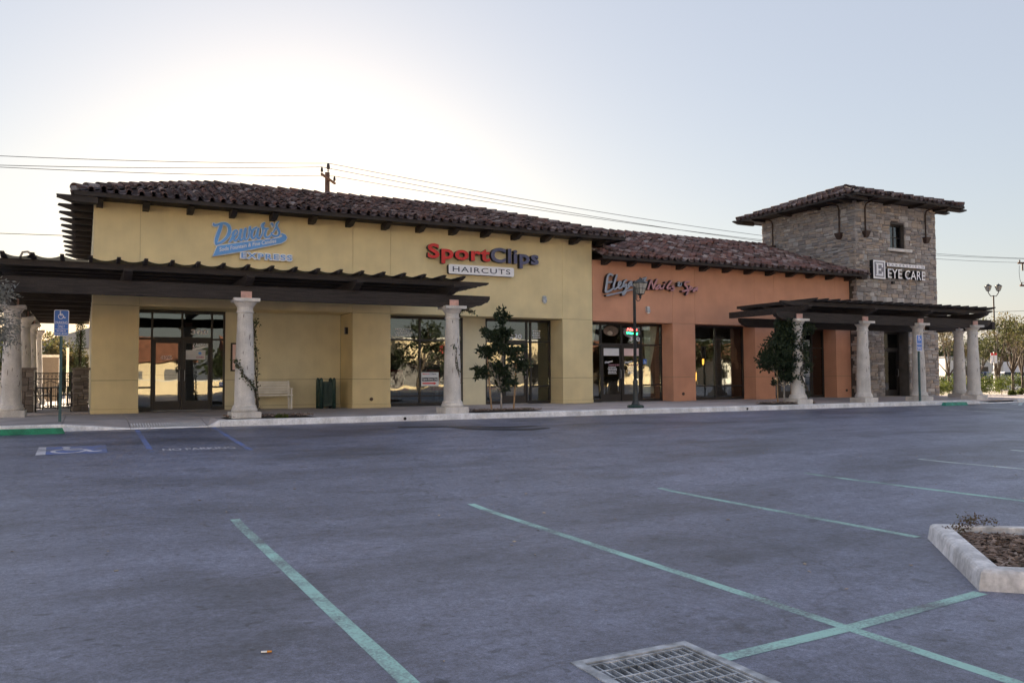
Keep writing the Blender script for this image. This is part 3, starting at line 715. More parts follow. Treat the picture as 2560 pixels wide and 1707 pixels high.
fa = MB().box(X0e-.02, X1e+.02, EY-.03, EY-.002, EZ-.10, EZ+.02); part('fascia', fa, 'wood', RF)
part('fascia', MB().box(X0e-.03, X0e-.002, EY-.03, back, EZ-.10, EZ+.02), 'wood', RF); part('fascia', MB().box(X1e+.002, X1e+.03, EY-.03, back, EZ-.10, EZ+.02), 'wood', RF)
def tail(p, d, parent, L=.85, w_=.055, h=.15, up=0.0):
    """rafter tail with a shaped end pointing along d"""
    p, d = Vector(p), Vector(d).normalized(); s_ = d.cross(Vector((0, 0, 1))).normalized(); pr = [(0, 0), (L, up), (L+.03, up-.05), (L-.10, up-.09), (L-.22, up-.13), (L-.34, up-h), (0, -h)]
    n = len(pr); vs = [p+d*a+Vector((0, 0, z))+s_*k*w_ for k in (-1, 1) for a, z in pr]
    part('rafter_tail', MB().add(vs, [tuple(range(n))[::-1], tuple(range(n, 2*n))]+[(i, (i+1) % n, n+(i+1) % n, n+i) for i in range(n)]), 'wood', parent)
for i in range(15): tail((.35+i*1.21, FY+.05, EZ-.075), (0, -1, 0), RF, .76, .085, .18)
for i in range(11): tail((.25, 26.2+i*1.22, EZ-.055), (-1, 0, 0), RF, .95, .07, .17)
part('corner_beam', MB().prism([(X0e-.42, EZ-.10), (X0e-.42, EZ-.13), (X0e-.2, EZ-.22), (X0e+.1, EZ-.27), (.3, EZ-.27), (.3, EZ-.105)], EY+.01, EY+.15, 'y'), 'wood', RF)
c_, s_ = math.cos(math.atan(PT)), math.sin(math.atan(PT)); Lb = run/c_
W = X1e-X0e
roof_face(RF, (X0e, EY, EZ), (1, 0, 0), (0, c_, s_), W, Lb, lambda a, b: b*c_ < a-.1 and b*c_ < W-a-.1 and b < Lb-.1, 'tile', 300)
D = back-EY
roof_face(RF, (X0e, back, EZ), (0, -1, 0), (c_, 0, s_), D, Lb, lambda a, b: b*c_ < D-a-.1 and b*c_ < a-.1 and b < Lb-.1, 'tile', 0)
ridge_line(RF, (X0e, EY, EZ+.04), (XL, RYD, rz+.04), 'tile'); ridge_line(RF, (XL, RYD, rz+.04), (XR, RYD, rz+.04), 'tile'); ridge_line(RF, (X1e, EY, EZ+.04), (XR, RYD, rz+.04), 'tile')
ridge_line(RF, (XL, back-run, rz+.04), (XL, RYD, rz+.04), 'tile')

# ================= orange building
OB = thing('orange_shop_building', 'terracotta orange stucco shop with red grey barrel tile roof', 'building', (23.9, 26.6, 0))
XO = [17.03, 20.78, 21.9, 25.08, 26.18, 29.83, 30.74]
part('backing_wall', MB().box(17.04, 30.72, FY+.03, FY+.29, 3.1, 5.38), 'joint', OB)
for a, b in zip(XO, XO[1:]): stucco('wall_panel', a+.003, b-.003, FY+.002, FY+.28, 3.082, 5.4, 'stucco_orange', OB)
for a, b in ((20.78, 21.9), (25.08, 26.18), (29.83, 30.745)):
    stucco('pillar', a, b, FY, FY+1.2, .0, .945, 'stucco_orange', OB); stucco('pillar', a, b, FY, FY+1.2, .957, 3.075, 'stucco_orange', OB)
    part('joint_core', MB().box(a+.012, b-.012, FY+.014, FY+1.18, .05, 3.1), 'joint', OB)
for a, b in ((17.03, 20.77), (21.91, 25.07), (26.19, 29.82)): part('recess_soffit', MB().box(a, b, FY+.285, 27.8, 3.09, 3.5), 'stucco_orange', OB)
T1 = storefront(OB, 17.03, 20.775, Y2-.2, [17.86, 18.83, 19.78], 2.2, ztop=3.085, low=.62, doors=(1, 2), lowrail=(3,))
T2 = storefront(OB, 21.91, 25.075, Y2-.2, [23.55], .55, ztop=3.085)
T3 = storefront(OB, 26.19, 29.825, Y2-.2, [27.1, 28.1, 29.1], 2.2, ztop=3.085, doors=(1, 2), low=.6)
for o in T1.children:
    if o.name.startswith('pane') and (o.data.vertices[0].co.x+ORG[OB.name].x > 19.6 or o.data.vertices[0].co.x+ORG[OB.name].x < 17.5): o.data.materials[0] = MATS['glass_clear']
numerals(T1, '340', 19.22, 2.38, .5, .18, Y2-.16); numerals(T3, '360', 28.3, 2.38, .5, .18, Y2-.16)
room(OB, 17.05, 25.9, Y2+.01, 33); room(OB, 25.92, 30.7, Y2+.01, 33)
part('party_wall', MB().box(16.7, 17.018, FY+1.21, 38.6, 0, 6.1), 'stucco_yellow', OB)
part('party_wall', MB().box(16.72, 17.018, FY+.29, FY+1.205, 3.14, 6.09), 'stucco_yellow', OB)
OY, OZ, ORY, OP = 25.9, 5.44, 31.8, .349; orun = ORY-OY; orz = OZ+orun*OP; oc, os_ = math.cos(math.atan(OP)), math.sin(math.atan(OP)); oL = orun/oc
ox0, ox1 = 17.04, 30.74
for k, (a, b, z0, z1) in enumerate(((28.6, 29.1, 2.0, 2.5), (28.6, 29.1, 1.2, 1.9), (29.5, 30.0, 1.9, 2.5), (29.5, 30.0, .7, 1.8), (27.2, 27.7, 1.2, 2.3))): part('rear_window', MB().box(a, b, 32.9, 32.95, z0, z1), 'lit_pane', OB)
RO = part('roof', MB().add([(ox0, OY, OZ), (ox1, OY, OZ), (ox1, ORY, orz), (ox0, ORY, orz), (ox0, OY, OZ-.05), (ox1, OY, OZ-.05), (ox1, 38, OZ-.05), (ox0, 38, OZ-.05), (ox0, 38, OZ+.1), (ox1, 38, OZ+.1)],
     [(0, 1, 2, 3), (7, 6, 5, 4), (3, 2, 9, 8), (4, 5, 1, 0)]), 'wood', OB)
part('fascia', MB().box(ox0, ox1+.35, OY-.03, OY-.002, OZ-.09, OZ+.02), 'wood', RO)
part('eave_return', MB().box(ox1+.001, ox1+.35, OY-.001, 26.17, OZ-.17, OZ-.02), 'wood', RO)
for i in range(12): tail((17.5+i*1.18, FY+.05, OZ-.055), (0, -1, 0), RO, .60, .085, .17)
roof_face(RO, (ox0, OY, OZ), (1, 0, 0), (0, oc, os_), ox1-ox0+.3, oL, lambda a, b: b < oL-.1 and (a < ox1-ox0-.1 or b < .3), 'tile_red', 300)
ridge_line(RO, (ox0, ORY, orz+.04), (ox1, ORY, orz+.04), 'tile_red')
# end stack of tiles at the left end of the orange eave
for k in range(3): piece('tile', TILE['tile_red'][k], RO, (ox0+.06+.10*k, OY-.05, OZ+.03+.09*k), (R(20+8*k), R(8*k), R(10*k)))

# ================= stone tower
TX0, TX1, TY0, TY1, TZ = 30.75, 36.2, 26.2, 32.0, 8.86
TW = thing('stone_tower', 'square tower faced in grey brown ledge stone with tiled pyramid roof', 'tower', (33.47, 26.2, 0))
DX0, DX1, DZ1 = 32.45, 34.15, 3.0           # door recess
WX0, WX1, WZ0, WZ1 = 33.02, 34.02, 6.83, 7.97  # window recess
core = MB(); cy = TY0+.05
for a, b, z0, z1 in ((TX0+.05, DX0, 0, DZ1), (DX1, TX1-.05, 0, DZ1), (TX0+.05, TX1-.05, DZ1, WZ0), (TX0+.05, WX0, WZ0, WZ1), (WX1, TX1-.05, WZ0, WZ1), (TX0+.05, TX1-.05, WZ1, TZ)):
    core.box(a, b, cy, cy+.5, z0, z1)
core.box(TX0+.05, TX0+.4, cy+.5, TY1, 0, TZ); core.box(TX1-.4, TX1-.05, cy+.5, TY1, 0, TZ); core.box(TX0+.4, TX1-.4, TY1-.3, TY1, 0, TZ)
CL = part('stone_cladding', core, 'stone_joint', TW)
def stone_shape(w_, h, d, rnd):
    """rough chamfered stone: x along the wall, y outwards negative, z up; 9 quads"""
    j = lambda s=.012: rnd.uniform(-s, s); e = min(.018, h*.16); g_ = .005
    ba = [(g_, 0, g_), (w_-g_, 0, g_), (w_-g_, 0, h-g_), (g_, 0, h-g_)]
    mi = [(g_, -d*.75+j(.006), g_), (w_-g_, -d*.75+j(.006), g_), (w_-g_, -d*.75+j(.006), h-g_), (g_, -d*.75+j(.006), h-g_)]
    fr = [(g_+e+abs(j()), -d+j(.008), g_+e), (w_-g_-e-abs(j()), -d+j(.008), g_+e), (w_-g_-e-abs(j()), -d+j(.008), h-g_-e), (g_+e+abs(j()), -d+j(.008), h-g_-e)]
    return ba+mi+fr, [(8, 9, 10, 11)]+[(4*k+i, 4*k+(i+1) % 4, 4*k+4+(i+1) % 4, 4*k+4+i) for k in (0, 1) for i in range(4)]
def stone_wall(parent, origin, U, L, z0, z1, holes, rnd, name='stone', m='stone', hmin=.09, hmax=.25, wmin=.12, wmax=.5, zlow=None):
    """coursed ledge stone on the plane through origin along U, outward normal = U x Z; returns list of (center, verts, faces)"""
    origin, U = Vector(origin), Vector(U); O = U.cross(Vector((0, 0, 1))); out = []; z = z0
    while z < z1-.03:
        h = min(rnd.uniform(hmin, hmax), z1-z)
        if z1-(z+h) < .05: h = z1-z
        x = 0.0
        while x < L-.01:
            w_ = rnd.uniform(wmin, wmax)
            if L-(x+w_) < .12: w_ = L-x
            # some courses split in two thin stones
            q_ = rnd.uniform(.35, .65); sub = [(z, h)] if h < .12 or rnd.random() < .4 else ([(z, h*q_), (z+h*q_, h*(1-q_))] if h < .19 or rnd.random() < .5 else [(z, h*.3), (z+h*.3, h*.4), (z+h*.7, h*.3)])
            for zz, hh in sub:
                segs = [(x, x+w_)]
                for hx0, hx1, hz0, hz1 in holes:
                    ns = []
                    for a, b in segs:
                        if zz+hh <= hz0+.02 or zz >= hz1-.02 or b <= hx0 or a >= hx1: ns.append((a, b)); continue
                        if a < hx0-.03: ns.append((a, hx0))
                        if b > hx1+.03: ns.append((hx1, b))
                    segs = ns
                for a, b in segs:
                    if zlow and zz+hh < zlow(a): continue
                    vs, fs = stone_shape(b-a, hh, rnd.uniform(.045, .085), rnd)
                    W_ = [origin+U*(a+p[0])+O*(-p[1])+Vector((0, 0, zz+p[2])) for p in vs]
                    out.append(((sum(W_, Vector())/len(W_)), W_, fs))
            x += w_
        z += h
    return out
rs = random.Random(5)
stones = stone_wall(CL, (TX0, TY0+.05, 0), (1, 0, 0), TX1-TX0, 0, TZ, [(DX0-TX0, DX1-TX0, -1, DZ1), (WX0-TX0, WX1-TX0, WZ0-.16, WZ1)], rs)
lz = lambda a: (OZ+(TY1-a-OY)*OP) if (TY1-a) > FY else 0.0
stones += stone_wall(CL, (TX0+.05, TY1, 0), (0, -1, 0), TY1-TY0-.005, 0, TZ, [], rs, zlow=lz)
stones.sort(key=lambda t: -max((p-q).length for p in t[1][:4] for q in t[1][:4])/(t[0]-CAMP).length)
rest = MB()
for k, (c, vs, fs) in enumerate(stones):
    if k < 300:
        o = bpy.data.objects.new('stone', mesh_of('stone', [p-c for p in vs], fs, 'stone')); o.location = c-ORG[TW.name]; col.objects.link(o); o.parent = CL
    else: rest.add(vs, fs)
part('stone_field', rest, 'stone', CL, 'stuff')
# right side and reveals, coarse
part('stone_field', MB().add(*(lambda ss: (sum([s[1] for s in ss], []), [tuple(i+12*n for i in f) for n, s in enumerate(ss) for f in s[2]]))(stone_wall(CL, (TX1-.05, TY0, 0), (0, 1, 0), TY1-TY0, 0, TZ, [], rs))), 'stone', CL, 'stuff')
# door recess
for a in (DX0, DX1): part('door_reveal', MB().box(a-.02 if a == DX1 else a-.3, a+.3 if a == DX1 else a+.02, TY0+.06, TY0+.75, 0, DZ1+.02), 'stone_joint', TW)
DS = storefront(TW, DX0+.02, DX1-.02, TY0+.55, [33.05], 2.17, ztop=2.98, doors=(1,), low=.3)
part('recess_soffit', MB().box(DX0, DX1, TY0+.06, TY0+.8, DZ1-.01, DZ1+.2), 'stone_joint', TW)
room(TW, TX0+.45, TX1-.45, TY0+.7, TY1-.35, 3.2)
for a, b, z0, z1 in ((33.7, 34.0, .9, 2.3), (34.6, 35.3, .8, 2.4)): part('rear_window', MB().box(a, b, TY1-.44, TY1-.4, z0, z1), 'lit_pane', TW)
# window with four lights and a stone sill
WF = part('window', MB().box(WX0, WX1, TY0+.22, TY0+.28, WZ1-.06, WZ1), 'frame', TW)
for a, b in ((WX0, WX0+.05), (WX0+.475, WX0+.525), (WX1-.05, WX1)): part('mullion', MB().box(a, b, TY0+.222, TY0+.278, WZ0, WZ1-.06), 'frame', WF)
for z_ in (WZ0, WZ0+.52): part('glazing_bar', MB().box(WX0+.05, WX1-.05, TY0+.226, TY0+.274, z_, z_+.045), 'frame', WF)
for i in range(2):
    for j in range(2): part('pane', MB().box(WX0+.05+.475*i, WX0+.475+.475*i, TY0+.245, TY0+.25, WZ0+.045+.52*j, WZ0+.52+.52*j), 'glass', WF)
part('window_back', MB().box(WX0-.02, WX1+.02, TY0+.6, TY0+.62, WZ0-.02, WZ1+.02), 'interior', WF)
part('window_sill', MB().prism([(TY0-.14, WZ0-.15), (TY0-.14, WZ0-.02), (TY0+.2, WZ0+.0), (TY0+.2, WZ0-.15)], 32.72, 34.35, 'x'), 'column', TW)
# iron brackets: rods ending in tapered stone-like shoes, bent under the eave
def bracket(x, y, n):
    n = Vector(n); p = Vector((x, y, 0))
    b = MB().tube([p+Vector((0, 0, 7.45)), p+Vector((0, 0, 8.55)), p+n*.06+Vector((0, 0, 8.72)), p+n*.40+Vector((0, 0, 8.80)), p+n*.75+Vector((0, 0, 8.80))], .035, 6)
    o = part('iron_bracket', b, 'brown_iron', TW); s = MB(); u = n.cross(Vector((0, 0, 1)))
    q = []
    for z_, wd, dp in ((7.19, .07, .07), (7.24, .10, .10), (7.44, .17, .15), (7.48, .17, .15)):
        q += [p+u*(sx*wd)+n*(dp if sy > 0 else -.1)+Vector((0, 0, z_)) for sx, sy in ((-1, -1), (1, -1), (1, 1), (-1, 1))]
    s.add(q, [(3, 2, 1, 0), (12, 13, 14, 15)]+[(4*k+i, 4*k+(i+1) % 4, 4*k+4+(i+1) % 4, 4*k+4+i) for k in range(3) for i in range(4)])
    part('bracket_shoe', s, 'brown_iron', o)
bracket(31.33, TY0-.06, (0, -1, 0)); bracket(35.42, TY0-.06, (0, -1, 0)); bracket(TX0-.06, 27.05, (-1, 0, 0)); bracket(TX0-.06, 31.2, (-1, 0, 0))
# pyramid roof
ex0, ex1, ey0, ey1, ez = 29.87, 37.08, 25.32, 32.9, 8.93; ax, ay, az = (ex0+ex1)/2, (ey0+ey1)/2, 10.22
TR = part('roof', MB().add([(ex0, ey0, ez), (ex1, ey0, ez), (ex1, ey1, ez), (ex0, ey1, ez), (ax, ay, az), (ex0, ey0, ez-.05), (ex1, ey0, ez-.05), (ex1, ey1, ez-.05), (ex0, ey1, ez-.05)],
     [(0, 1, 4), (1, 2, 4), (2, 3, 4), (3, 0, 4), (8, 7, 6, 5)]), 'wood', TW)
for a in ((ex0-.02, ex1+.02, ey0-.03, ey0-.002), (ex0-.02, ex1+.02, ey1+.002, ey1+.03), (ex0-.03, ex0-.002, ey0, ey1), (ex1+.002, ex1+.03, ey0, ey1)): part('fascia', MB().box(*a, ez-.09, ez+.02), 'wood', TR)
hx, hy = (ex1-ex0)/2, (ey1-ey0)/2; pz = az-ez
for i in range(4):
    tail((30.9+i*1.72, TY0+.05, ez-.05), (0, -1, 0), TR, 1.0, .055, .13)
    tail((TX0+.05, 26.4+i*1.8, ez-.05), (-1, 0, 0), TR, 1.0, .055, .13); tail((TX1-.05, 26.4+i*1.8, ez-.05), (1, 0, 0), TR, 1.35, .055, .13)
for y_ in (ey0+.25, ey1-.3):
    for s_, xx in ((-1, TX0), (1, TX1)): tail((xx, y_, ez-.06), (s_, 0, 0), TR, 1.35, .07, .16)
def tri(P0, U, V2, la, run, n):
    L = math.hypot(run, pz); V = Vector((V2[0]*run, V2[1]*run, pz))/L
    roof_face(TR, P0, U, V, la, L, lambda a, b: b/L < min(a, la-a)/(la/2)-.04, 'tile', n)
tri((ex0, ey0, ez), (1, 0, 0), (0, 1), ex1-ex0, hy, 140); tri((ex0, ey1, ez), (0, -1, 0), (1, 0), ey1-ey0, hx, 140); tri((ex1, ey0, ez), (0, 1, 0), (-1, 0), ey1-ey0, hx, 0)
for c in ((ex0, ey0), (ex1, ey0), (ex0, ey1), (ex1, ey1)): ridge_line(TR, (*c, ez+.04), (ax, ay, az+.04), 'tile')

# ------------------------------------------------------------------ columns
def make_column(loc, label):
    t = thing('stone_column', label, 'column', (0, 0, 0), 'pale stone columns under the pergolas')
    b = MB().box(-.35, .35, -.35, .35, 0, .17); b = MB(); e = .015
    b.prism([(-.35+e, -.35), (.35-e, -.35), (.35, -.35+e), (.35, .35-e), (.35-e, .35), (-.35+e, .35), (-.35, .35-e), (-.35, -.35+e)], 0, .17, 'z'); part('plinth', b, 'column', t)
    part('base_ring', MB().lathe([(.30, .171), (.315, .19), (.315, .235), (.295, .26), (.285, .285), (.29, .30), (.285, .315), (.27, .33)], 0, 0, n=28), 'column', t, smooth=True)
    smooth_angle(part('shaft', MB().lathe([(.255, .33), (.246, .38), (.240, .8), (.228, 1.35), (.210, 1.9), (.190, 2.4), (.184, 2.615), (.212, 2.622), (.218, 2.64), (.212, 2.658), (.192, 2.665), (.192, 2.77)], 0, 0, n=28), 'column', t), 40)
    smooth_angle(part('capital', MB().lathe([(.192, 2.77), (.215, 2.778), (.22, 2.80), (.235, 2.82), (.265, 2.86), (.275, 2.875), (.275, 2.895)], 0, 0, n=28), 'column', t), 40)
    b = MB(); b.prism([(-.31, -.31), (.31, -.31), (.31, .31), (-.31, .31)], 2.895, 2.975, 'z'); part('abacus', b, 'column', t)
    part('beam_block', MB().box(-.13, .13, -.16, .16, 2.975, 3.15), 'pink_block', t)
    rr = random.Random(3)
    for i in range(14):
        a = R(rr.uniform(-150, 20)); z_ = rr.uniform(.5, 2.5); rad = .262-.03*(z_/1.6)**1.3; L = rr.uniform(.03, .16); wd = rr.uniform(.004, .009)
        pts = []
        for k in range(5):
            zz = z_+L*k/4; rd = .2705-.0 if zz < .4 else None
            # shaft radius by interpolation
            P_ = [(.33, .255), (.38, .246), (.8, .240), (1.35, .228), (1.9, .210), (2.4, .190), (2.7, .184)]
            for (z0_, r0_), (z1_, r1_) in zip(P_, P_[1:]):
                if z0_ <= zz <= z1_: rd = r0_+(r1_-r0_)*(zz-z0_)/(z1_-z0_)
            an = a+rr.uniform(-.02, .02); pts.append((rd*math.cos(an), rd*math.sin(an), zz))
        part('travertine_pit', MB().tube(pts, [wd*.3, wd, wd, wd*.8, wd*.2], 5), 'vein', t)
    return t
c0 = make_column((0, 0, 0), 'x')
clab = [((3.58, 21.6), 'stone column left of the white bench, wrapped low by a vine'), ((9.18, 21.6), 'stone column at the right end of the left pergola with vine up its side'),
        ((-2.05, 21.6), 'stone column cut off by the left edge of the picture'), ((-1.7, 26.0), 'stone column behind the silver shrub at the far left'),
        ((-1.7, 30.7), 'stone column by the patio gate, third along the patio side'), ((-1.7, 34.6), 'stone column beyond the patio gate, fourth along the patio side'), ((-1.7, 38.9), 'farthest stone column along the patio side'),
        ((22.3, 21.6), 'stone column half hidden by the dense young tree'), ((25.6, 21.6), 'clear stone column before the orange pillar, second of the right pergola'),
        ((28.65, 21.6), 'stone column behind the right parking sign'), ((31.95, 21.6), 'stone column at the right end of the right pergola'), ((33.95, 23.6), 'stone column set back beside the tower, rearmost of the right pergola')]
for i, ((x, y), lb) in enumerate(clab):
    o = c0 if i == 0 else copy_tree(c0, None, (x, y, 0)); o.location = (x, y, 0); o['label'] = lb; ORG[o.name] = Vector((x, y, 0))

# ------------------------------------------------------------------ pergolas
def beam_x(name, x0, x1, y0, y1, z0, z1, parent, e0=.55, e1=.55):
    """beam along X with tapered, notched ends"""
    h = z1-z0
    pr = [(x0+e0, z0), (x0+e0*.62, z0+h*.22), (x0+e0*.5, z0+h*.2), (x0+e0*.2, z0+h*.48), (x0+e0*.14, z0+h*.46), (x0, z0+h*.75), (x0, z1)] if e0 else [(x0, z0), (x0, z1)]
    pr2 = [(x1, z1), (x1, z0+h*.75), (x1-e1*.14, z0+h*.46), (x1-e1*.2, z0+h*.48), (x1-e1*.5, z0+h*.2), (x1-e1*.62, z0+h*.22), (x1-e1, z0)] if e1 else [(x1, z1), (x1, z0)]
    return part(name, MB().prism(pr+pr2, y0, y1, 'y'), 'wood', parent)
def beam_y(name, x, hw, y0, y1, z0, z1, parent, e=.35, twisty=0):
    h = z1-z0; pr = [(y0, z1), (y0, z0+h*.72), (y0+e*.25, z0+h*.42), (y0+e*.33, z0+h*.45), (y0+e*.75, z0+h*.1), (y0+e, z0), (y1, z0), (y1, z1)]
    return part(name, MB().prism(pr, x-hw, x+hw, 'x'), 'wood', parent)
def cloth(parent, xa, xb, y0, y1, z, sag=.055):
    vs = []; fs = []; n = 6
    for j, y in enumerate((y0, y0+.25, y1)):
        for k in range(n+1):
            t = k/n; vs.append((xa+(xb-xa)*t, y, z-sag*4*t*(1-t)))
    for j in range(2):
        for k in range(n): fs.append((j*7+k, j*7+k+1, j*7+k+8, j*7+k+7))
    part('shade_cloth', MB().add(vs, fs), 'cloth', parent)
def pergola(name, label, xa, xb, rafters, crossers, yback, dz=0.0, purlins=(21.4, 22.1, 22.8, 23.5, 24.2, 24.9, 25.6, 26.3), rw=.04, inset=0.0):
    t = thing(name, label, 'pergola', ((xa+xb)/2, 21.6, 0)); z = dz
    beam_x('main_beam', xa, xb, 21.49, 21.69, 2.95+z, 3.29+z, t)
    for x in crossers: beam_y('cross_beam', x, .09, 20.95, min(yback, 25.1), 3.292+z, 3.515+z, t, .45)
    for k, y in enumerate(purlins): beam_x('purlin', xa+.1+(inset if k else 0), xb-.1, y-.05, y+.05, 3.517+z, 3.66+z, t, .5, .5)
    for i, x in enumerate(rafters):
        beam_y('rafter', x, rw, 20.95+random.uniform(-.015, .015), yback, 3.662+z, 3.765+z, t, .22)
    for a, b in zip(rafters, rafters[1:]): cloth(t, a+rw+.002, b-rw-.002, 21.2, yback, 3.745+z)
    return t
rl = [9.27-.572*i for i in range(20)]
PL = pergola('pergola', 'dark brown timber pergola over the yellow shopfront, sagging cloth between rafters', -2.75, 10.3, sorted(rl), [9.05-2.72*i for i in range(5)], 26.595)
# its return along the patio side
part('main_beam', MB().box(-1.8, -1.6, 21.7, 40, 2.95, 3.285), 'wood', PL)
for y in [22.2+1.9*i for i in range(10)]: part('cross_beam', MB().box(-2.6, .195 if y > 26.6 else .1, y-.07, y+.07, 3.29, 3.51), 'wood', PL) if y > 26.7 else None
for y in [27.2+.6*i for i in range(22)]: part('rafter', MB().box(-2.6, .19, y-.04, y+.04, 3.55, 3.70), 'wood', PL)
part('shade_cloth', MB().box(-2.4, .19, 26.65, 40, 3.705, 3.712), 'cloth', PL)
rr_ = [22.64+.545*i for i in range(19)]
PR = pergola('pergola', 'dark brown timber pergola before the tower with stepped rafter tips', 21.25, 33.02, rr_, [22.3, 25.6, 28.65, 31.95], 24.95, dz=-.08, purlins=(21.4, 22.4, 23.4, 24.5), inset=1.05)
beam_x('rear_beam', 22.5, 33.0, 24.6, 24.78, 2.95-.08, 3.29-.08, PR, .4, .4)
part('side_beam', MB().box(33.85, 34.05, 22.0, 24.59, 2.87, 3.20), 'wood', PR); part('side_beam', MB().box(31.9, 34.4, 23.5, 23.7, 2.88, 3.205), 'wood', PR)

# lettering strokes on the facade: (x, z, width) in metres
DEWAR = [[(3.668, 5.673, 0.105), (3.63, 5.515, 0.116), (3.569, 5.332, 0.122), (3.526, 5.162, 0.115), (3.516, 5.049, 0.07)], [(3.448, 5.674, 0.052), (3.46, 5.619, 0.081), (3.561, 5.639, 0.072), (3.662, 5.691, 0.061), (3.775, 5.694, 0.084), (3.872, 5.636, 0.111), (3.907, 5.536, 0.117), (3.897, 5.416, 0.117), (3.824, 5.267, 0.1), (3.701, 5.139, 0.087), (3.577, 5.065, 0.072), (3.516, 5.028, 0.046)], [(3.894, 5.128, 0.029), (3.95, 5.192, 0.071), (4.001, 5.303, 0.087), (4.006, 5.4, 0.085), (4.051, 5.487, 0.064), (4.117, 5.507, 0.053), (4.134, 5.445, 0.049), (4.092, 5.364, 0.049), (4.035, 5.288, 0.071), (4.03, 5.222, 0.077), (4.082, 5.187, 0.064), (4.145, 5.236, 0.057), (4.19, 5.329, 0.045)], [(4.246, 5.544, 0.088), (4.218, 5.391, 0.091), (4.204, 5.282, 0.092), (4.249, 5.213, 0.071), (4.312, 5.278, 0.056), (4.351, 5.401, 0.047)], [(4.379, 5.584, 0.089), (4.345, 5.401, 0.092), (4.352, 5.268, 0.085), (4.416, 5.243, 0.059), (4.473, 5.362, 0.055), (4.489, 5.544, 0.066), (4.512, 5.649, 0.072)], [(4.518, 5.595, 0.048), (4.56, 5.525, 0.047)], [(4.711, 5.646, 0.069), (4.612, 5.572, 0.079), (4.56, 5.441, 0.086), (4.573, 5.308, 0.08), (4.643, 5.313, 0.057), (4.707, 5.427, 0.055), (4.764, 5.614, 0.079)], [(4.752, 5.589, 0.077), (4.738, 5.454, 0.079), (4.734, 5.338, 0.079), (4.79, 5.306, 0.062), (4.854, 5.401, 0.052), (4.894, 5.538, 0.047), (4.887, 5.696, 0.096)], [(4.946, 5.805, 0.06), (4.887, 5.739, 0.106), (4.899, 5.649, 0.096), (4.982, 5.624, 0.062), (5.059, 5.636, 0.055)], [(5.006, 5.608, 0.067), (4.969, 5.495, 0.084), (4.966, 5.397, 0.082), (5.032, 5.356, 0.067), (5.114, 5.408, 0.054), (5.185, 5.517, 0.044)], [(5.381, 5.876, 0.046), (5.321, 5.816, 0.075), (5.309, 5.729, 0.083), (5.364, 5.635, 0.085), (5.401, 5.54, 0.081), (5.365, 5.445, 0.076), (5.282, 5.414, 0.068), (5.186, 5.444, 0.068), (5.155, 5.509, 0.044)], [(5.304, 5.717, 0.061), (5.256, 5.615, 0.054), (5.209, 5.519, 0.049)], [(5.171, 5.807, 0.092), (5.177, 5.787, 0.085), (5.205, 5.752, 0.048), (5.172, 5.694, 0.014)]]
BANNER = [(3.557, 4.993), (4.079, 5.106), (4.657, 5.225), (5.248, 5.333), (5.404, 5.374), (5.488, 5.419), (5.488, 5.464), (5.437, 5.465), (5.415, 5.49), (5.487, 5.517), (5.59, 5.475), (5.633, 5.392), (5.591, 5.296), (5.465, 5.213), (5.012, 5.085), (4.311, 4.887), (3.74, 4.752), (3.431, 4.673)]
ELEG_GREY = [[(17.827, 4.822, 0.075), (17.707, 4.858, 0.085), (17.607, 4.769, 0.088), (17.564, 4.582, 0.092), (17.532, 4.379, 0.095), (17.504, 4.185, 0.095), (17.67, 4.214, 0.084), (17.821, 4.308, 0.07)], [(17.594, 4.533, 0.07), (17.784, 4.572, 0.07)], [(18.019, 4.84, 0.082), (17.936, 4.633, 0.084), (17.858, 4.394, 0.089), (17.905, 4.291, 0.077), (18.033, 4.368, 0.067), (18.166, 4.484, 0.063), (18.198, 4.575, 0.063), (18.127, 4.588, 0.067), (18.081, 4.471, 0.074), (18.103, 4.341, 0.075), (18.225, 4.376, 0.067), (18.35, 4.534, 0.063)], [(18.453, 4.672, 0.068), (18.354, 4.599, 0.071), (18.294, 4.464, 0.075), (18.348, 4.419, 0.071), (18.451, 4.514, 0.064), (18.433, 4.369, 0.071), (18.39, 4.18, 0.074), (18.287, 4.095, 0.071), (18.284, 4.172, 0.063), (18.407, 4.283, 0.064), (18.573, 4.417, 0.064)], [(18.678, 4.631, 0.064), (18.558, 4.527, 0.068), (18.54, 4.428, 0.068), (18.635, 4.483, 0.064), (18.703, 4.619, 0.064), (18.691, 4.468, 0.068), (18.78, 4.507, 0.06)], [(18.885, 4.645, 0.064), (18.841, 4.472, 0.068)], [(18.854, 4.524, 0.057), (18.988, 4.646, 0.065), (18.97, 4.498, 0.068), (19.081, 4.568, 0.06)], [(19.198, 4.754, 0.068), (19.324, 4.769, 0.072)], [(19.377, 4.814, 0.069), (19.291, 4.664, 0.076), (19.237, 4.572, 0.073), (19.406, 4.635, 0.065)]]
ELEG_LINE = [[(17.538, 4.036, 0.063), (18.244, 4.199, 0.055), (18.943, 4.37, 0.049)]]
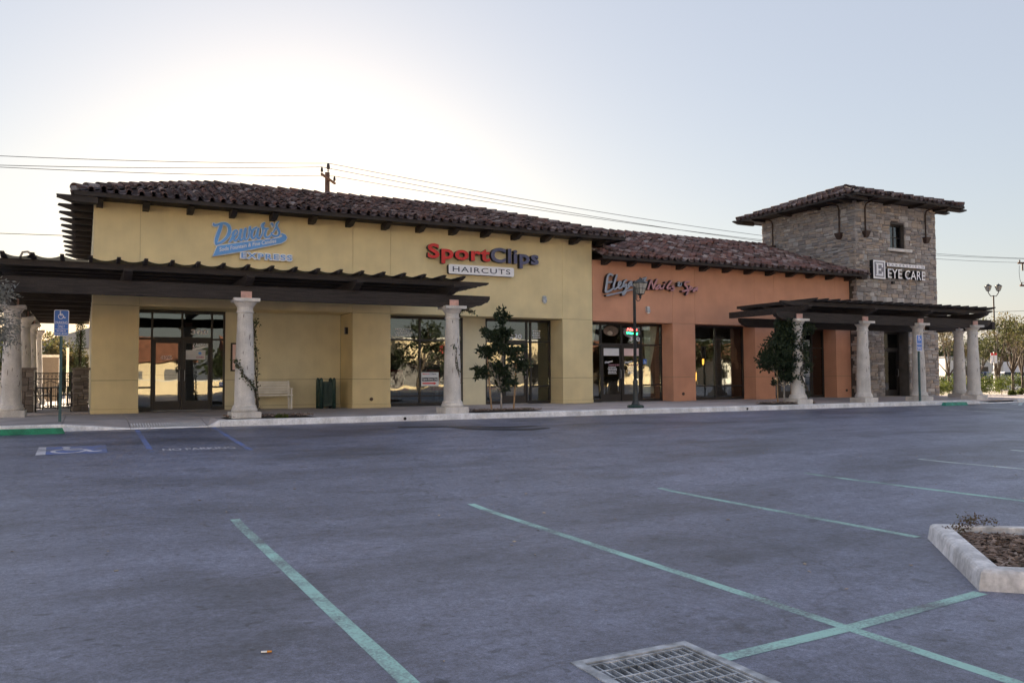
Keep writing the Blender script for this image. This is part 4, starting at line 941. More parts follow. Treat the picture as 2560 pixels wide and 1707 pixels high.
ELEG_PINK = [[(19.465, 4.362, 0.068), (19.541, 4.555, 0.073), (19.628, 4.723, 0.073)], [(19.628, 4.723, 0.073), (19.674, 4.561, 0.077), (19.722, 4.394, 0.077)], [(19.722, 4.394, 0.077), (19.806, 4.584, 0.077), (19.904, 4.759, 0.077)], [(20.008, 4.559, 0.062), (19.857, 4.448, 0.065), (19.828, 4.381, 0.062), (19.974, 4.422, 0.058), (20.044, 4.543, 0.061), (20.042, 4.411, 0.061), (20.123, 4.432, 0.054)], [(20.254, 4.567, 0.062), (20.17, 4.413, 0.062)], [(20.305, 4.674, 0.067), (20.32, 4.66, 0.066)], [(20.603, 4.74, 0.066), (20.393, 4.489, 0.074), (20.411, 4.424, 0.066), (20.555, 4.465, 0.059)], [(20.697, 4.552, 0.055), (20.631, 4.5, 0.063), (20.728, 4.46, 0.067), (20.684, 4.383, 0.066), (20.579, 4.365, 0.063)], [(21.492, 4.747, 0.064), (21.315, 4.728, 0.075), (21.262, 4.634, 0.084), (21.367, 4.533, 0.087), (21.391, 4.431, 0.084), (21.253, 4.369, 0.075), (21.125, 4.363, 0.067)], [(21.534, 4.575, 0.068), (21.458, 4.413, 0.072), (21.344, 4.228, 0.071)], [(21.476, 4.467, 0.057), (21.593, 4.539, 0.064), (21.633, 4.48, 0.06), (21.525, 4.419, 0.06)], [(21.88, 4.534, 0.065), (21.71, 4.441, 0.068), (21.68, 4.372, 0.064), (21.788, 4.423, 0.06), (21.884, 4.516, 0.056), (21.864, 4.416, 0.064)]]
ELEG_AMP = [[(20.906, 4.662, 0.048), (20.995, 4.71, 0.051), (20.976, 4.621, 0.052), (20.905, 4.565, 0.051), (21.054, 4.568, 0.052), (21.093, 4.679, 0.044)]]

# ------------------------------------------------------------------ wall signs
def two_tone(o, side, lim=-.6):
    me = o.data; me.materials.append(MATS[side])
    for p in me.polygons: p.material_index = 0 if p.normal.y < lim else 1
    return o
def front_fix(o):
    """make every face normal point outwards so the front can be told from the returns"""
    bm = bmesh.new(); bm.from_mesh(o.data); bmesh.ops.recalc_face_normals(bm, faces=bm.faces[:]); bm.to_mesh(o.data); bm.free(); return o
DW = thing('candy_shop_sign', 'light blue script Dewar\'s sign with white outline, banner and EXPRESS below', 'shop sign', (4.6, 26.55, 4.66))
b = MB(); b2 = MB()
for k, s_ in enumerate(DEWAR):
    s_ = [(p[0], p[1], p[2]*.80) for p in s_]; stroke(b, s_, 26.485+.0015*k, .10-.0015*k, grow=.021, ridge=.002); stroke(b2, s_, 26.455+.0015*k, .03, ridge=.003)
part('white_outline', b, 'sign_white', DW); part('script_lettering', b2, 'logo_blue', DW)
b = MB(); cx_ = sum(p[0] for p in BANNER)/len(BANNER); n = len(BANNER); ou = []
for i in range(n):
    a, c = Vector(BANNER[i-1]), Vector(BANNER[(i+1) % n]); t = (c-a).normalized(); ou.append((BANNER[i][0]+t.y*-.0, BANNER[i][1], t))
def grow_poly(poly, g_):
    out = []; A_ = sum(poly[i-1][0]*poly[i][1]-poly[i][0]*poly[i-1][1] for i in range(len(poly)))
    for i in range(len(poly)):
        a, p, c = Vector(poly[i-1]), Vector(poly[i]), Vector(poly[(i+1) % len(poly)]); t = ((p-a).normalized()+(c-p).normalized()).normalized(); nr = Vector((t.y, -t.x)) if A_ > 0 else Vector((-t.y, t.x)); out.append(p+nr*g_)
    return out
part('banner_outline', fill_poly(MB(), grow_poly(BANNER, .022), 26.480, .11), 'sign_white', DW)
part('banner', fill_poly(MB(), BANNER, 26.462, .015), 'logo_blue', DW)
part('banner_lettering', place_text(MB(), 'Soda Fountain & Fine Candies', 3.62, 4.825, 1.74, .118, 26.455, rot=math.atan2(.395, 1.705), bold=.012, shear=.3), 'sign_white', DW)
o = part('express_outline', place_text(MB(), 'EXPRESS', 4.225, 4.645, 1.60, .235, 26.50, depth=.09, bold=.085, spacing=1.2), 'sign_white', DW)
part('express_lettering', place_text(MB(), 'EXPRESS', 4.262, 4.680, 1.53, .165, 26.492, bold=.010, spacing=1.2), 'logo_blue', DW)

SS = thing('hair_salon_sign', 'red and navy SportClips channel letters above white HAIRCUTS box', 'shop sign', (12.45, 26.5, 4.55))
def channel(body, x, z, w_, h, m, y=26.40, dep=.17, bold=.03):
    for o in letters(SS, 'channel_letter', place_text(MB(), body, x, z, w_, h, y, depth=dep, bold=bold, spacing=1.10), m): two_tone(front_fix(o), 'sign_black')
channel('Sport', 10.33, 4.88, 2.34, .66, 'logo_red'); channel('Clips', 12.70, 4.87, 1.92, .68, 'logo_navy')
def rrect(x0, x1, z0, z1, r, n=5):
    out = []
    for cx, cz, a0 in ((x1-r, z1-r, 0), (x0+r, z1-r, 90), (x0+r, z0+r, 180), (x1-r, z0+r, 270)):
        for k in range(n+1): a = R(a0+90*k/n); out.append((cx+r*math.cos(a), cz+r*math.sin(a)))
    return out
two_tone(front_fix(part('haircuts_box', fill_poly(MB(), rrect(11.10, 13.62, 4.545, 4.87, .06), 26.42, .17), 'sign_white', SS)), 'sign_black')
part('haircuts_lettering', place_text(MB(), 'HAIRCUTS', 11.25, 4.62, 2.22, .18, 26.415, bold=.004, spacing=1.15), 'text_dark', SS)

EN = thing('nail_salon_sign', 'grey and pink script Elegant Nails & Spa letters on orange wall', 'shop sign', (19.2, 26.55, 4.2))
k = 0
for data, nm, m in ((ELEG_GREY, 'grey_script', 'letter_grey'), (ELEG_LINE, 'underline', 'letter_grey'), (ELEG_PINK, 'pink_script', 'letter_pink'), (ELEG_AMP, 'ampersand', 'letter_grey')):
    for s_ in data:
        k += 1; b = MB(); stroke(b, s_, 26.40+.002*(k % 7), .17-.002*(k % 7), ridge=.012); two_tone(front_fix(part(nm, b, m, EN)), 'sign_black', -.5)

EC = thing('eye_clinic_sign', 'Bakersfield EYE CARE white letters with boxed E on stone tower', 'shop sign', (33.4, 26.1, 5.35))
yb = 26.0
two_tone(front_fix(part('logo_box', MB().box(31.61, 32.40, yb, yb+.2, 5.34, 6.18), 'sign_white', EC)), 'sign_black')
part('logo_inset', MB().box(31.69, 32.32, yb-.004, yb-.001, 5.42, 6.10), 'sign_grey', EC)
e = MB()
for a in ((31.76, 31.95, 5.47, 5.53), (31.76, 31.95, 5.99, 6.05), (31.81, 31.93, 5.531, 5.989), (31.951, 32.24, 5.47, 5.56), (31.951, 32.24, 5.97, 6.05), (31.931, 32.07, 5.72, 5.79), (32.15, 32.24, 5.561, 5.66), (32.15, 32.24, 5.86, 5.969), (32.071, 32.11, 5.69, 5.82)): e.box(a[0], a[1], yb-.012, yb-.0045, a[2], a[3])
part('logo_letter', e, 'sign_white', EC)
two_tone(front_fix(part('name_bar', MB().box(32.53, 35.13, yb+.02, yb+.16, 5.945, 6.10), 'sign_white', EC)), 'sign_black')
part('bar_lettering', place_text(MB(), 'BAKERSFIELD', 32.60, 5.975, 2.46, .09, yb+.015, bold=.01, spacing=1.9), 'sign_grey', EC)
for o in letters(EC, 'channel_letter', place_text(MB(), 'EYE', 32.56, 5.41, .96, .43, yb, depth=.16, bold=.012), 'sign_white')+letters(EC, 'channel_letter', place_text(MB(), 'CARE', 33.72, 5.40, 1.39, .42, yb, depth=.16, bold=.012, spacing=1.06), 'sign_white'): two_tone(front_fix(o), 'sign_black')
b = MB().box(32.98, 33.12, TY0-.12, TY0-.02, 5.17, 5.28); tag(part('junction_box', b, 'sign_black', loc=(33.05, TY0, 5.2)), 'small black junction box on stone under the eye clinic sign', 'junction box')

# ------------------------------------------------------------------ wall lamps, pipe ends, camera
def wall_lamp(x, z, label):
    t = thing('wall_light', label, 'wall light', (x, FY, z), 'small grey wall lights over the shop entrances')
    b = MB(); pr = []
    for zz, wd, dp in ((.14, .05, .05), (.12, .075, .08), (.0, .085, .11), (-.09, .08, .12)):
        pr += [(x-wd, FY-.002, z+zz), (x-wd*.8, FY-dp, z+zz), (x+wd*.8, FY-dp, z+zz), (x+wd, FY-.002, z+zz)]
    b.add(pr, [(0, 1, 2, 3), (15, 14, 13, 12)]+[(4*k+i, 4*k+(i+1) % 4, 4*k+4+(i+1) % 4, 4*k+4+i) for k in range(3) for i in range(4)])
    part('housing', b, 'galv', t); part('lens', MB().lathe([(.0, -.06), (.04, -.05), (.06, -.02), (.06, .0)], x, FY-.06, z-.092, 12, False), 'white', t, smooth=True)
wall_lamp(14.93, 3.80, 'small grey wall light on the yellow wall by the 320 door'); wall_lamp(19.55, 3.57, 'small grey wall light on the orange wall under the nail sign')
def pipe_end(x, z, label):
    b = MB(); b.lathe([(.055, 0), (.06, .03), (.045, .035), (.045, .01)], 0, 0, n=14); b2 = MB().add([(x+p[0], FY-.002-p[2], z+p[1]) for p in b.v], b.f); tag(part('pipe_outlet', b2, 'vein', loc=(x, FY, z)), label, 'pipe outlet')
pipe_end(8.42, .29, 'dark round pipe outlet low on the yellow pillar'); pipe_end(21.25, .29, 'dark round pipe outlet low on the first orange pillar')
pipe_end(30.42, .32, 'dark round pipe outlet low on the orange pillar beside the tower')
t = thing('gooseneck_light', 'small hooked roof light standing on the pergola at far left', 'light', (-1.55, 26.0, 3.7))
part('neck', MB().tube([(-1.55, 26, 3.7), (-1.55, 26, 4.3), (-1.5, 26, 4.42), (-1.38, 26, 4.44), (-1.28, 26, 4.36)], .03, 8), 'bark_grey', t); part('shade', MB().lathe([(.03, .10), (.05, .08), (.13, -.02)], -1.28, 26, 4.30, 12), 'brown_iron', t)
t = thing('speaker', 'small dark speaker on the yellow recess reveal above the trash bin', 'speaker', (7.78, 27.2, 2.55)); part('case', MB().box(7.70, 7.787, 27.12, 27.24, 2.44, 2.66), 'sign_black', t); part('grille', MB().box(7.695, 7.699, 27.135, 27.225, 2.46, 2.64), 'sign_grey', t)
# menu board
t = thing('menu_board', 'narrow framed menu board on the wall beside the 300 door', 'notice board', (4.4, Y1, 1.7)); part('frame', MB().box(4.2, 4.78, Y1-.05, Y1+.008, 1.22, 2.13), 'frame', t); part('menu_sheet', MB().box(4.25, 4.73, Y1-.055, Y1-.051, 1.27, 2.08), 'poster_pink', t)
# ------------------------------------------------------------------ bench
BN = thing('bench', 'cream white slatted park bench against the yellow recess wall', 'bench', (5.45, 27.5, 0))
bx0, bx1 = 4.80, 6.03
for i in range(5):
    z_ = .50+i*.083; y = 27.72+.03*i; part('back_slat', MB().obox(((bx0+bx1)/2, y, z_+.03), ((bx1-bx0)/2, 0, 0), (0, .014, .003), (0, -.010, .034)), 'bench', BN)
for i in range(4): part('seat_slat', MB().box(bx0, bx1, 27.26+i*.11, 27.355+i*.11, .43, .465), 'bench', BN)
for x in (bx0+.05, bx1-.05):
    part('leg', MB().box(x-.025, x+.025, 27.26, 27.32, 0, .428), 'bench', BN); part('leg', MB().obox((x, 27.72, .45), (.025, 0, 0), (0, .028, 0), (0, .07, .46)), 'bench', BN)
    part('seat_bearer', MB().box(x-.02, x+.02, 27.33, 27.66, .385, .428), 'bench', BN)
    part('armrest', MB().box(x-.035, x+.035, 27.22, 27.70, .64, .675), 'bench', BN); part('arm_post', MB().box(x-.022, x+.022, 27.25, 27.30, .466, .639), 'bench', BN)
# ------------------------------------------------------------------ trash receptacle
TR_ = thing('trash_receptacle', 'dark green slatted trash receptacle with round top posts', 'trash bin', (7.08, 27.1, 0))
for x in (6.86, 7.28):
    for y in (26.95, 27.4): part('post', MB().lathe([(.06, 0), (.06, .90), (.055, .95), (.035, .985), (.0, 1.0)], x, y, 0, 14), 'green_metal', TR_, smooth=True)
for z_ in (.08, .80): part('rail', MB().box(6.9, 7.24, 26.94, 26.96, z_, z_+.04), 'green_metal', TR_); part('rail', MB().box(6.85, 6.87, 27.0, 27.35, z_, z_+.04), 'green_metal', TR_)
for i in range(7): part('slat', MB().box(6.935+i*.043, 6.963+i*.043, 26.935, 26.965, .121, .799), 'green_metal', TR_)
for i in range(7): part('slat', MB().box(6.845, 6.875, 27.04+i*.045, 27.068+i*.045, .121, .799), 'green_metal', TR_)
part('liner', MB().lathe([(.17, .04), (.18, .80)], 7.07, 27.18, 0, 16), 'sign_black', TR_); part('lid', MB().lathe([(.20, .84), (.20, .87), (.1, .88)], 7.07, 27.18, 0, 18), 'green_metal', TR_)
# ------------------------------------------------------------------ parking signs
def isa_on(mb, x0, z0, s_, y):
    for k, st in enumerate(isa_strokes()): stroke(mb, [(x0+a*s_, z0+b*s_, w_*s_) for a, b, w_ in st], y-.0006*k, .001, ridge=.0003)
    return mb
def parking_sign(x, y, label, top=2.62, full=True):
    t = thing('parking_sign', label, 'parking sign', (x, y, 0), 'blue accessible parking signs on green posts')
    part('post', MB().box(x-.03, x+.03, y-.03, y+.03, -.05, top-.05), 'post_green', t)
    w_, h = .31, .61; z0 = top-h
    part('border', fill_poly(MB(), rrect(x-w_/2, x+w_/2, z0, top, .035), y-.036, .004), 'sign_white', t)
    part('panel', fill_poly(MB(), rrect(x-w_/2+.015, x+w_/2-.015, z0+.015, top-.015, .025), y-.038, .0015), 'sign_blue', t)
    part('wheelchair_symbol', isa_on(MB(), x-.115, top-.235, .22, y-.0405), 'sign_white', t)
    if full:
        b = MB(); place_text(b, 'PARKING', x-.125, z0+.275, .25, .068, y-.0402, bold=.01); place_text(b, 'ONLY', x-.075, z0+.185, .15, .068, y-.0402, bold=.01)
        place_text(b, 'MINIMUM', x-.095, z0+.095, .19, .042, y-.0402, bold=.01); place_text(b, 'FINE $250', x-.125, z0+.032, .25, .045, y-.0402, bold=.01)
    else:
        b = MB(); place_text(b, 'PARKING', x-.12, z0+.24, .24, .06, y-.0402, bold=.01); place_text(b, 'MINIMUM', x-.095, z0+.095, .19, .042, y-.0402, bold=.01); place_text(b, 'FINE $250', x-.125, z0+.032, .25, .045, y-.0402, bold=.01)
    part('lettering', b, 'sign_white', t); part('divider', MB().box(x-.14, x+.14, y-.0405, y-.0395, z0+.155, z0+.165), 'sign_white', t)
    for z_ in (z0+.02, top-.025): part('bolt', MB().add([(x+p[0], y-.0405-p[2]*.004, z_+p[1]) for p in MB().lathe([(.008, 0), (.006, 1)], 0, 0, n=8).v], MB().lathe([(.008, 0), (.006, 1)], 0, 0, n=8).f), 'steel', t)
parking_sign(-.47, 22.3, 'blue wheelchair parking sign on green post by the patio gate, left one')
parking_sign(28.15, 21.2, 'blue wheelchair parking sign on green post before the tower, right one', 2.5, False)
# ------------------------------------------------------------------ lamp post with hanging lantern
LP = thing('lamp_post', 'dark green lamp post with one lantern on a scrolled arm by the kerb', 'lamp post', (15.6, 21.9, 0))
part('base', MB().lathe([(.26, 0), (.27, .05), (.24, .085), (.15, .10)], 15.6, 21.9, 0, 8), 'green_metal', LP)
part('foot', MB().lathe([(.15, .10), (.12, .13), (.095, .2), (.075, .3), (.07, .75), (.082, .78), (.082, .84), (.06, .88)], 15.6, 21.9, 0, 14), 'lamp_iron', LP, smooth=True)
part('shaft', MB().lathe([(.052, .86), (.045, 3.80), (.05, 3.82), (.02, 3.86)], 15.6, 21.9, 0, 12), 'lamp_iron', LP, smooth=True)
def lantern(parent, x, y, z, s_=1.0, gm='lantern_glass'):
    """tapered four sided lantern, z at the underside"""
    w0, w1, h = .085*s_, .17*s_, .34*s_
    gl = MB().add([(x+a*w0, y+b*w0, z) for a, b in ((-1, -1), (1, -1), (1, 1), (-1, 1))]+[(x+a*w1, y+b*w1, z+h) for a, b in ((-1, -1), (1, -1), (1, 1), (-1, 1))], [(0, 1, 5, 4), (1, 2, 6, 5), (2, 3, 7, 6), (3, 0, 4, 7), (3, 2, 1, 0)])
    L_ = part('lantern', gl, gm, parent)
    fr = MB()
    for a, b in ((-1, -1), (1, -1), (1, 1), (-1, 1)): fr.tube([(x+a*w0, y+b*w0, z), (x+a*w1, y+b*w1, z+h)], .012*s_, 5)
    for q, zz in ((w0, z), ((w0+w1)/2, z+h/2), (w1, z+h)):
        c = [(x+a*q, y+b*q, zz) for a, b in ((-1, -1), (1, -1), (1, 1), (-1, 1), (-1, -1))]
        for p, p2 in zip(c, c[1:]): fr.tube([p, p2], .010*s_, 5)
    for a, b in ((0, -1), (-1, 0), (1, 0), (0, 1)): fr.tube([(x+a*w0, y+b*w0, z), (x+a*w1, y+b*w1, z+h)], .007*s_, 5)
    part('cage', fr, 'lamp_iron', L_)
    part('cap', MB().lathe([(w1*1.52, h), (w1*1.5, h+.02*s_), (w1*.75, h+.10*s_), (w1*.2, h+.15*s_), (.02*s_, h+.17*s_), (.025*s_, h+.19*s_), (0, h+.21*s_)], x, y, z, 4), 'lamp_iron', L_)
    part('cup', MB().lathe([(.02*s_, -.14*s_), (.045*s_, -.10*s_), (.03*s_, -.06*s_), (w0*1.3, -.004)], x, y, z, 10), 'lamp_iron', L_)
lx, ly = 15.83, 21.9
lantern(LP, lx, ly, 3.62)
part('scroll_arm', MB().tube(catmull([(15.63, ly, 3.58), (15.66, ly, 3.47), (15.72, ly, 3.40), (15.79, ly, 3.41), (15.83, ly, 3.47), (lx, ly, 3.54)], 5), .013, 6), 'lamp_iron', LP)
part('scroll', MB().tube(catmull([(15.70, ly, 3.50)]+[(15.70+.035*math.cos(R(a)), ly, 3.53+.035*math.sin(R(a))) for a in range(-90, 300, 45)], 3), .007, 5), 'lamp_iron', LP)
part('arm_bracket', MB().box(15.64, 15.665, ly-.03, ly+.03, 3.45, 3.66), 'lamp_iron', LP)

# ------------------------------------------------------------------ storm drain grate
GT = thing('drain_grate', 'galvanised steel storm drain grate in its frame in the foreground asphalt', 'drain grate', (2.73, 3.4, zA(2.73, 3.4)))
gz = zA(2.73, 3.4)
x0, x1, y0, y1 = GR
fr = MB(); w_ = .07
def ring(mb, x0, x1, y0, y1, wd, za, zb):
    for a in ((x0-wd, x1+wd, y0-wd, y0), (x0-wd, x1+wd, y1, y1+wd), (x0-wd, x0, y0, y1), (x1, x1+wd, y0, y1)): mb.box(*a, za, zb)
ring(fr, x0, x1, y0, y1, .055, gz-.03, gz+.012); part('frame', fr, 'galv', GT)
in_ = MB(); ring(in_, x0+.022, x1-.022, y0+.022, y1-.022, .012, gz-.05, gz+.004); part('grate_rim', in_, 'galv', GT)
pit = MB().add([(x0-.01, y0-.01, gz-.02), (x1+.01, y0-.01, gz-.02), (x1+.01, y1+.01, gz-.02), (x0-.01, y1+.01, gz-.02), (x0-.01, y0-.01, gz-.7), (x1+.01, y0-.01, gz-.7), (x1+.01, y1+.01, gz-.7), (x0-.01, y1+.01, gz-.7)], [(0, 1, 5, 4), (1, 2, 6, 5), (2, 3, 7, 6), (3, 0, 4, 7), (4, 5, 6, 7)])
part('pit', pit, 'soil', GT)
nx_ = 13
for i in range(1, nx_): xx = x0+(x1-x0)*i/nx_; part('bearing_bar', MB().box(xx-.004, xx+.004, y0+.024, y1-.024, gz-.045, gz), 'galv', GT)
for j in range(1, 8): yy = y0+(y1-y0)*j/8; part('cross_bar', MB().box(x0+.024, x1-.024, yy-.006, yy+.006, gz-.022, gz+.002), 'galv', GT)

# ------------------------------------------------------------------ planter diamond in the lot
PLN = thing('planter_island', 'kerbed concrete planter island filled with wood chips at right', 'planter', (7.15, 3.95, zA(7.15, 3.95)))
cnr = [(5.75, 3.9), (7.15, 5.35), (8.6, 3.95), (7.2, 2.5)]; pc = Vector((7.175, 3.93, 0))
def kerb_side(a, b):
    a, b = Vector((*a, 0)), Vector((*b, 0)); t = (b-a).normalized(); inn = Vector((-t.y, t.x, 0)); inn = inn if inn.dot(pc-(a+b)/2) > 0 else -inn
    vs = []
    for p, dirn in ((a, 1), (b, -1)):
        z0 = zA(p.x, p.y)
        for off, zz in ((0, -.05), (.022, .105), (.03, .127), (.046, .143), (.068, .15), (.165, .152), (.172, .145), (.172, -.05)):
            q = p+inn*off+t*dirn*(off); vs.append((q.x, q.y, z0+zz))
    part('kerb_side', MB().add(vs, [tuple(range(8)), tuple(range(15, 7, -1))]+[(i, i+8, (i+1) % 8+8, (i+1) % 8) for i in range(8)]), 'planter_kerb', PLN)
for i in range(4): kerb_side(cnr[i], cnr[(i+1) % 4])
inner = [pc+(Vector((*c, 0))-pc)*.9 for c in cnr]
soil = MB(); N = 10; vs = []
for j in range(N+1):
    for i in range(N+1):
        p = inner[0].lerp(inner[1], i/N).lerp(inner[3].lerp(inner[2], i/N), j/N); e_ = min(i, N-i, j, N-j)/N; vs.append((p.x, p.y, zA(7.1, 3.9)+.06+.06*min(1, e_*4)+random.uniform(-.012, .012)))
soil.add(vs, [(j*(N+1)+i, j*(N+1)+i+1, (j+1)*(N+1)+i+1, (j+1)*(N+1)+i) for j in range(N) for i in range(N)]); part('soil', soil, 'soil', PLN, smooth=True)
ch = MB(); rc = random.Random(11)
for _ in range(2600):
    u_, v_ = rc.uniform(.03, .97), rc.uniform(.03, .97); p = inner[0].lerp(inner[1], u_).lerp(inner[3].lerp(inner[2], u_), v_)
    e_ = min(u_, 1-u_, v_, 1-v_); z_ = zA(7.1, 3.9)+.075+.055*min(1, e_*4)+rc.uniform(0, .02); a = rc.uniform(0, math.pi); L = rc.uniform(.012, .05); wd = L*rc.uniform(.15, .4); d = Vector((math.cos(a), math.sin(a), rc.uniform(-.35, .35))).normalized(); s_ = Vector((-d.y, d.x, rc.uniform(-.4, .4))).normalized()
    ch.obox((p.x, p.y, z_), d*L, s_*wd, d.cross(s_)*.004)
part('wood_chips', ch, 'chips', PLN, 'stuff')

# ------------------------------------------------------------------ plants
def leaf(mb, p, d, n_, L, wd):
    """one folded leaf: two triangles each side of the midrib"""
    s_ = d.cross(n_)
    if s_.length < 1e-4: s_ = d.orthogonal()
    s_.normalize(); n2 = s_.cross(d)
    a, b = p, p+d*L; m1 = p+d*L*.45+s_*wd/2+n2*wd*.12; m2 = p+d*L*.45-s_*wd/2+n2*wd*.12
    o = len(mb.v); mb.v += [a, m1, b, m2]; mb.f += [(o, o+1, o+2), (o, o+2, o+3)]
def rdir(r): 
    while True:
        v_ = Vector((r.uniform(-1, 1), r.uniform(-1, 1), r.uniform(-1, 1)))
        if .05 < v_.length < 1: return v_.normalized()
def leaf_blob(mb, c, rad, n, r, L, wd, shell=.55, droop=-.1, clump=0):
    c = Vector(c); rad = Vector(rad); cl = [rdir(r)*r.uniform(shell, 1) for _ in range(max(1, n//max(1, clump)))] if clump else None
    for i in range(n):
        if cl: q = cl[i % len(cl)]+Vector((r.gauss(0, .13), r.gauss(0, .13), r.gauss(0, .13)))
        else: q = rdir(r)*(r.uniform(shell**3, 1)**(1/3))
        p = c+Vector((q.x*rad.x, q.y*rad.y, q.z*rad.z)); d = (q.normalized()*.5+rdir(r)*.9+Vector((0, 0, droop))).normalized()
        leaf(mb, p, d, rdir(r), L*r.uniform(.6, 1.25), wd*r.uniform(.7, 1.2))
def limb(mb, a, b, r0, r1, r, wob=.06, n=5):
    a, b = Vector(a), Vector(b); pts = []
    for i in range(n+1): pts.append(a.lerp(b, i/n)+(rdir(r)*wob*(b-a).length*.3 if 0 < i < n else Vector()))
    mb.tube(pts, [r0+(r1-r0)*i/n for i in range(n+1)], 6)
def tree(name, label, cat, loc, blobs, leafm, L, wd, trunk_r, fork, seed, barkm='bark', group=None, clump=12, shell=.3, n_mul=1.0, droop=-.1, trunks=1):
    """trunk and limbs to every blob; blobs = (dx, dy, z, rx, ry, rz, leaves)"""
    r = random.Random(seed); t = thing(name, label, cat, loc, group); x, y, z = loc; wood = MB(); lv = MB()
    for k in range(trunks):
        off = Vector((r.uniform(-.1, .1), r.uniform(-.1, .1), 0))*(k > 0); fk = Vector((x, y, z+fork))+off*2
        limb(wood, Vector((x, y, z-.05))+off, fk, trunk_r, trunk_r*.7, r, .04)
        for i, bl in enumerate(blobs):
            if i % trunks == k:
                c = Vector((x+bl[0], y+bl[1], z+bl[2])); limb(wood, fk, c, trunk_r*.5, trunk_r*.12, r)
                for _ in range(4): limb(wood, fk.lerp(c, r.uniform(.5, 1)), c+Vector((r.uniform(-1, 1)*bl[3], r.uniform(-1, 1)*bl[4], r.uniform(-.6, .9)*bl[5]))*.8, trunk_r*.2, trunk_r*.06, r, .1, 3)
    for bl in blobs: leaf_blob(lv, (x+bl[0], y+bl[1], z+bl[2]), bl[3:6], int(bl[6]*n_mul), r, L, wd, shell, droop, clump)
    part('trunk', wood, barkm, t, smooth=True); part('crown', lv, leafm, t); return t
def stakes(t, pts):
    for x, y, h, lean in pts: part('stake', MB().tube([(x, y, -.05), (x+lean, y, h)], .026, 8), 'stake', t)
def bed(x0, x1, y0, y1, label, seed):
    r = random.Random(seed); t = thing('tree_bed', label, 'planting bed', ((x0+x1)/2, (y0+y1)/2, 0)); b = MB(); n = 8; vs = []
    for j in range(n+1):
        for i in range(n+1): e_ = min(i, n-i, j, n-j); vs.append((x0+(x1-x0)*i/n, y0+(y1-y0)*j/n, .006+(0 if e_ == 0 else .045+r.uniform(-.02, .02))))
    b.add(vs, [(j*(n+1)+i, j*(n+1)+i+1, (j+1)*(n+1)+i+1, (j+1)*(n+1)+i) for j in range(n) for i in range(n)]); part('mulch', b, 'soil', t, smooth=True)
    c = MB()
    for _ in range(500):
        d = rdir(r); d.z *= .3; d.normalize(); s_ = d.orthogonal(); L = r.uniform(.01, .04); c.obox((r.uniform(x0+.05, x1-.05), r.uniform(y0+.05, y1-.05), .06+r.uniform(0, .01)), d*L, s_*L*.3, d.cross(s_)*.004)
    part('wood_chips', c, 'chips', t, 'stuff'); return t
bed(9.75, 11.9, 21.25, 22.15, 'dark mulch bed at the foot of the loose young tree', 1); bed(20.8, 23.0, 21.25, 22.25, 'dark mulch bed at the foot of the dense young tree', 2); bed(3.1, 5.3, 21.2, 22.3, 'dark planting bed around the column left of the bench', 3)
t1 = tree('young_tree', 'loose open young tree tied to two stakes before the 320 door', 'tree', (10.75, 21.7, 0),
     [(.08, 0, 2.75, .20, .2, .26, 260), (.10, 0, 2.25, .38, .3, .28, 420), (-.35, .05, 2.25, .30, .25, .20, 240), (-.45, 0, 1.72, .38, .3, .2, 320), (.35, 0, 1.75, .35, .3, .25, 330), (-.05, 0, 1.9, .3, .3, .3, 260), (-.62, 0, 1.15, .32, .25, .22, 260), (0, 0, 1.25, .48, .35, .3, 460), (.6, .05, 1.35, .4, .3, .28, 330), (.15, 0, .85, .42, .35, .22, 300), (.75, 0, 1.85, .16, .16, .12, 60)],
     'leaf_young', .12, .065, .035, .55, 21, 'bark_grey', 'young street trees', 11, .1, 1.15)
stakes(t1, ((10.45, 21.7, 1.75, -.16), (11.12, 21.65, 1.7, .12)))
t2 = tree('young_tree', 'dense young evergreen tree with two stakes before the orange shop', 'tree', (21.8, 21.75, 0),
     [(.15, 0, 2.75, .42, .35, .34, 700), (.1, 0, 2.3, .62, .45, .4, 1000), (-.3, 0, 1.9, .62, .45, .36, 900), (.45, 0, 1.85, .62, .45, .4, 900), (-.7, 0, 1.5, .48, .4, .3, 650), (0, 0, 1.45, .75, .5, .4, 1100), (.65, 0, 1.35, .55, .4, .38, 800), (.25, 0, 1.0, .6, .45, .25, 600), (-.45, 0, .75, .12, .12, .08, 40), (1.05, -.02, 2.7, .32, .25, .3, 260)],
     'leaf_young', .12, .065, .04, .6, 22, 'bark_grey', 'young street trees', 10, .05, 1.7)
stakes(t2, ((21.45, 21.7, 1.2, -.02), (22.05, 21.7, 1.15, .1)))
def vine(label, path, n, seed, spread=.12, leafm='leaf_vine', stems=3, L=.075, cat='vine', name='climbing_vine', stem_r=.012):
    r = random.Random(seed); p0 = Vector(path[0]); t = thing(name, label, cat, p0, 'vines on the columns'); w_ = MB(); lv = MB()
    for k in range(stems):
        pts = catmull([(Vector(p)+rdir(r)*.05*(i > 0)) for i, p in enumerate(path)], 4); w_.tube(pts, [stem_r*(1-.7*i/len(pts)) for i in range(len(pts))], 5)
    pts = catmull(path, 8)
    for i in range(n):
        p = pts[min(len(pts)-1, int(len(pts)*(r.random()**.8)))]+rdir(r)*spread*r.random(); leaf(lv, p, (rdir(r)+Vector((0, 0, -.3))).normalized(), rdir(r), L*r.uniform(.6, 1.2), L*.6)
    part('stem', w_, 'bark', t, smooth=True); part('foliage', lv, leafm, t); return t
vine('thin leafy vine crossing the column left of the bench', [(3.9, 21.75, .02), (3.87, 21.6, .5), (3.72, 21.33, .85), (3.55, 21.32, 1.0), (3.42, 21.36, 1.25), (3.30, 21.45, 1.45)], 150, 31, .10)
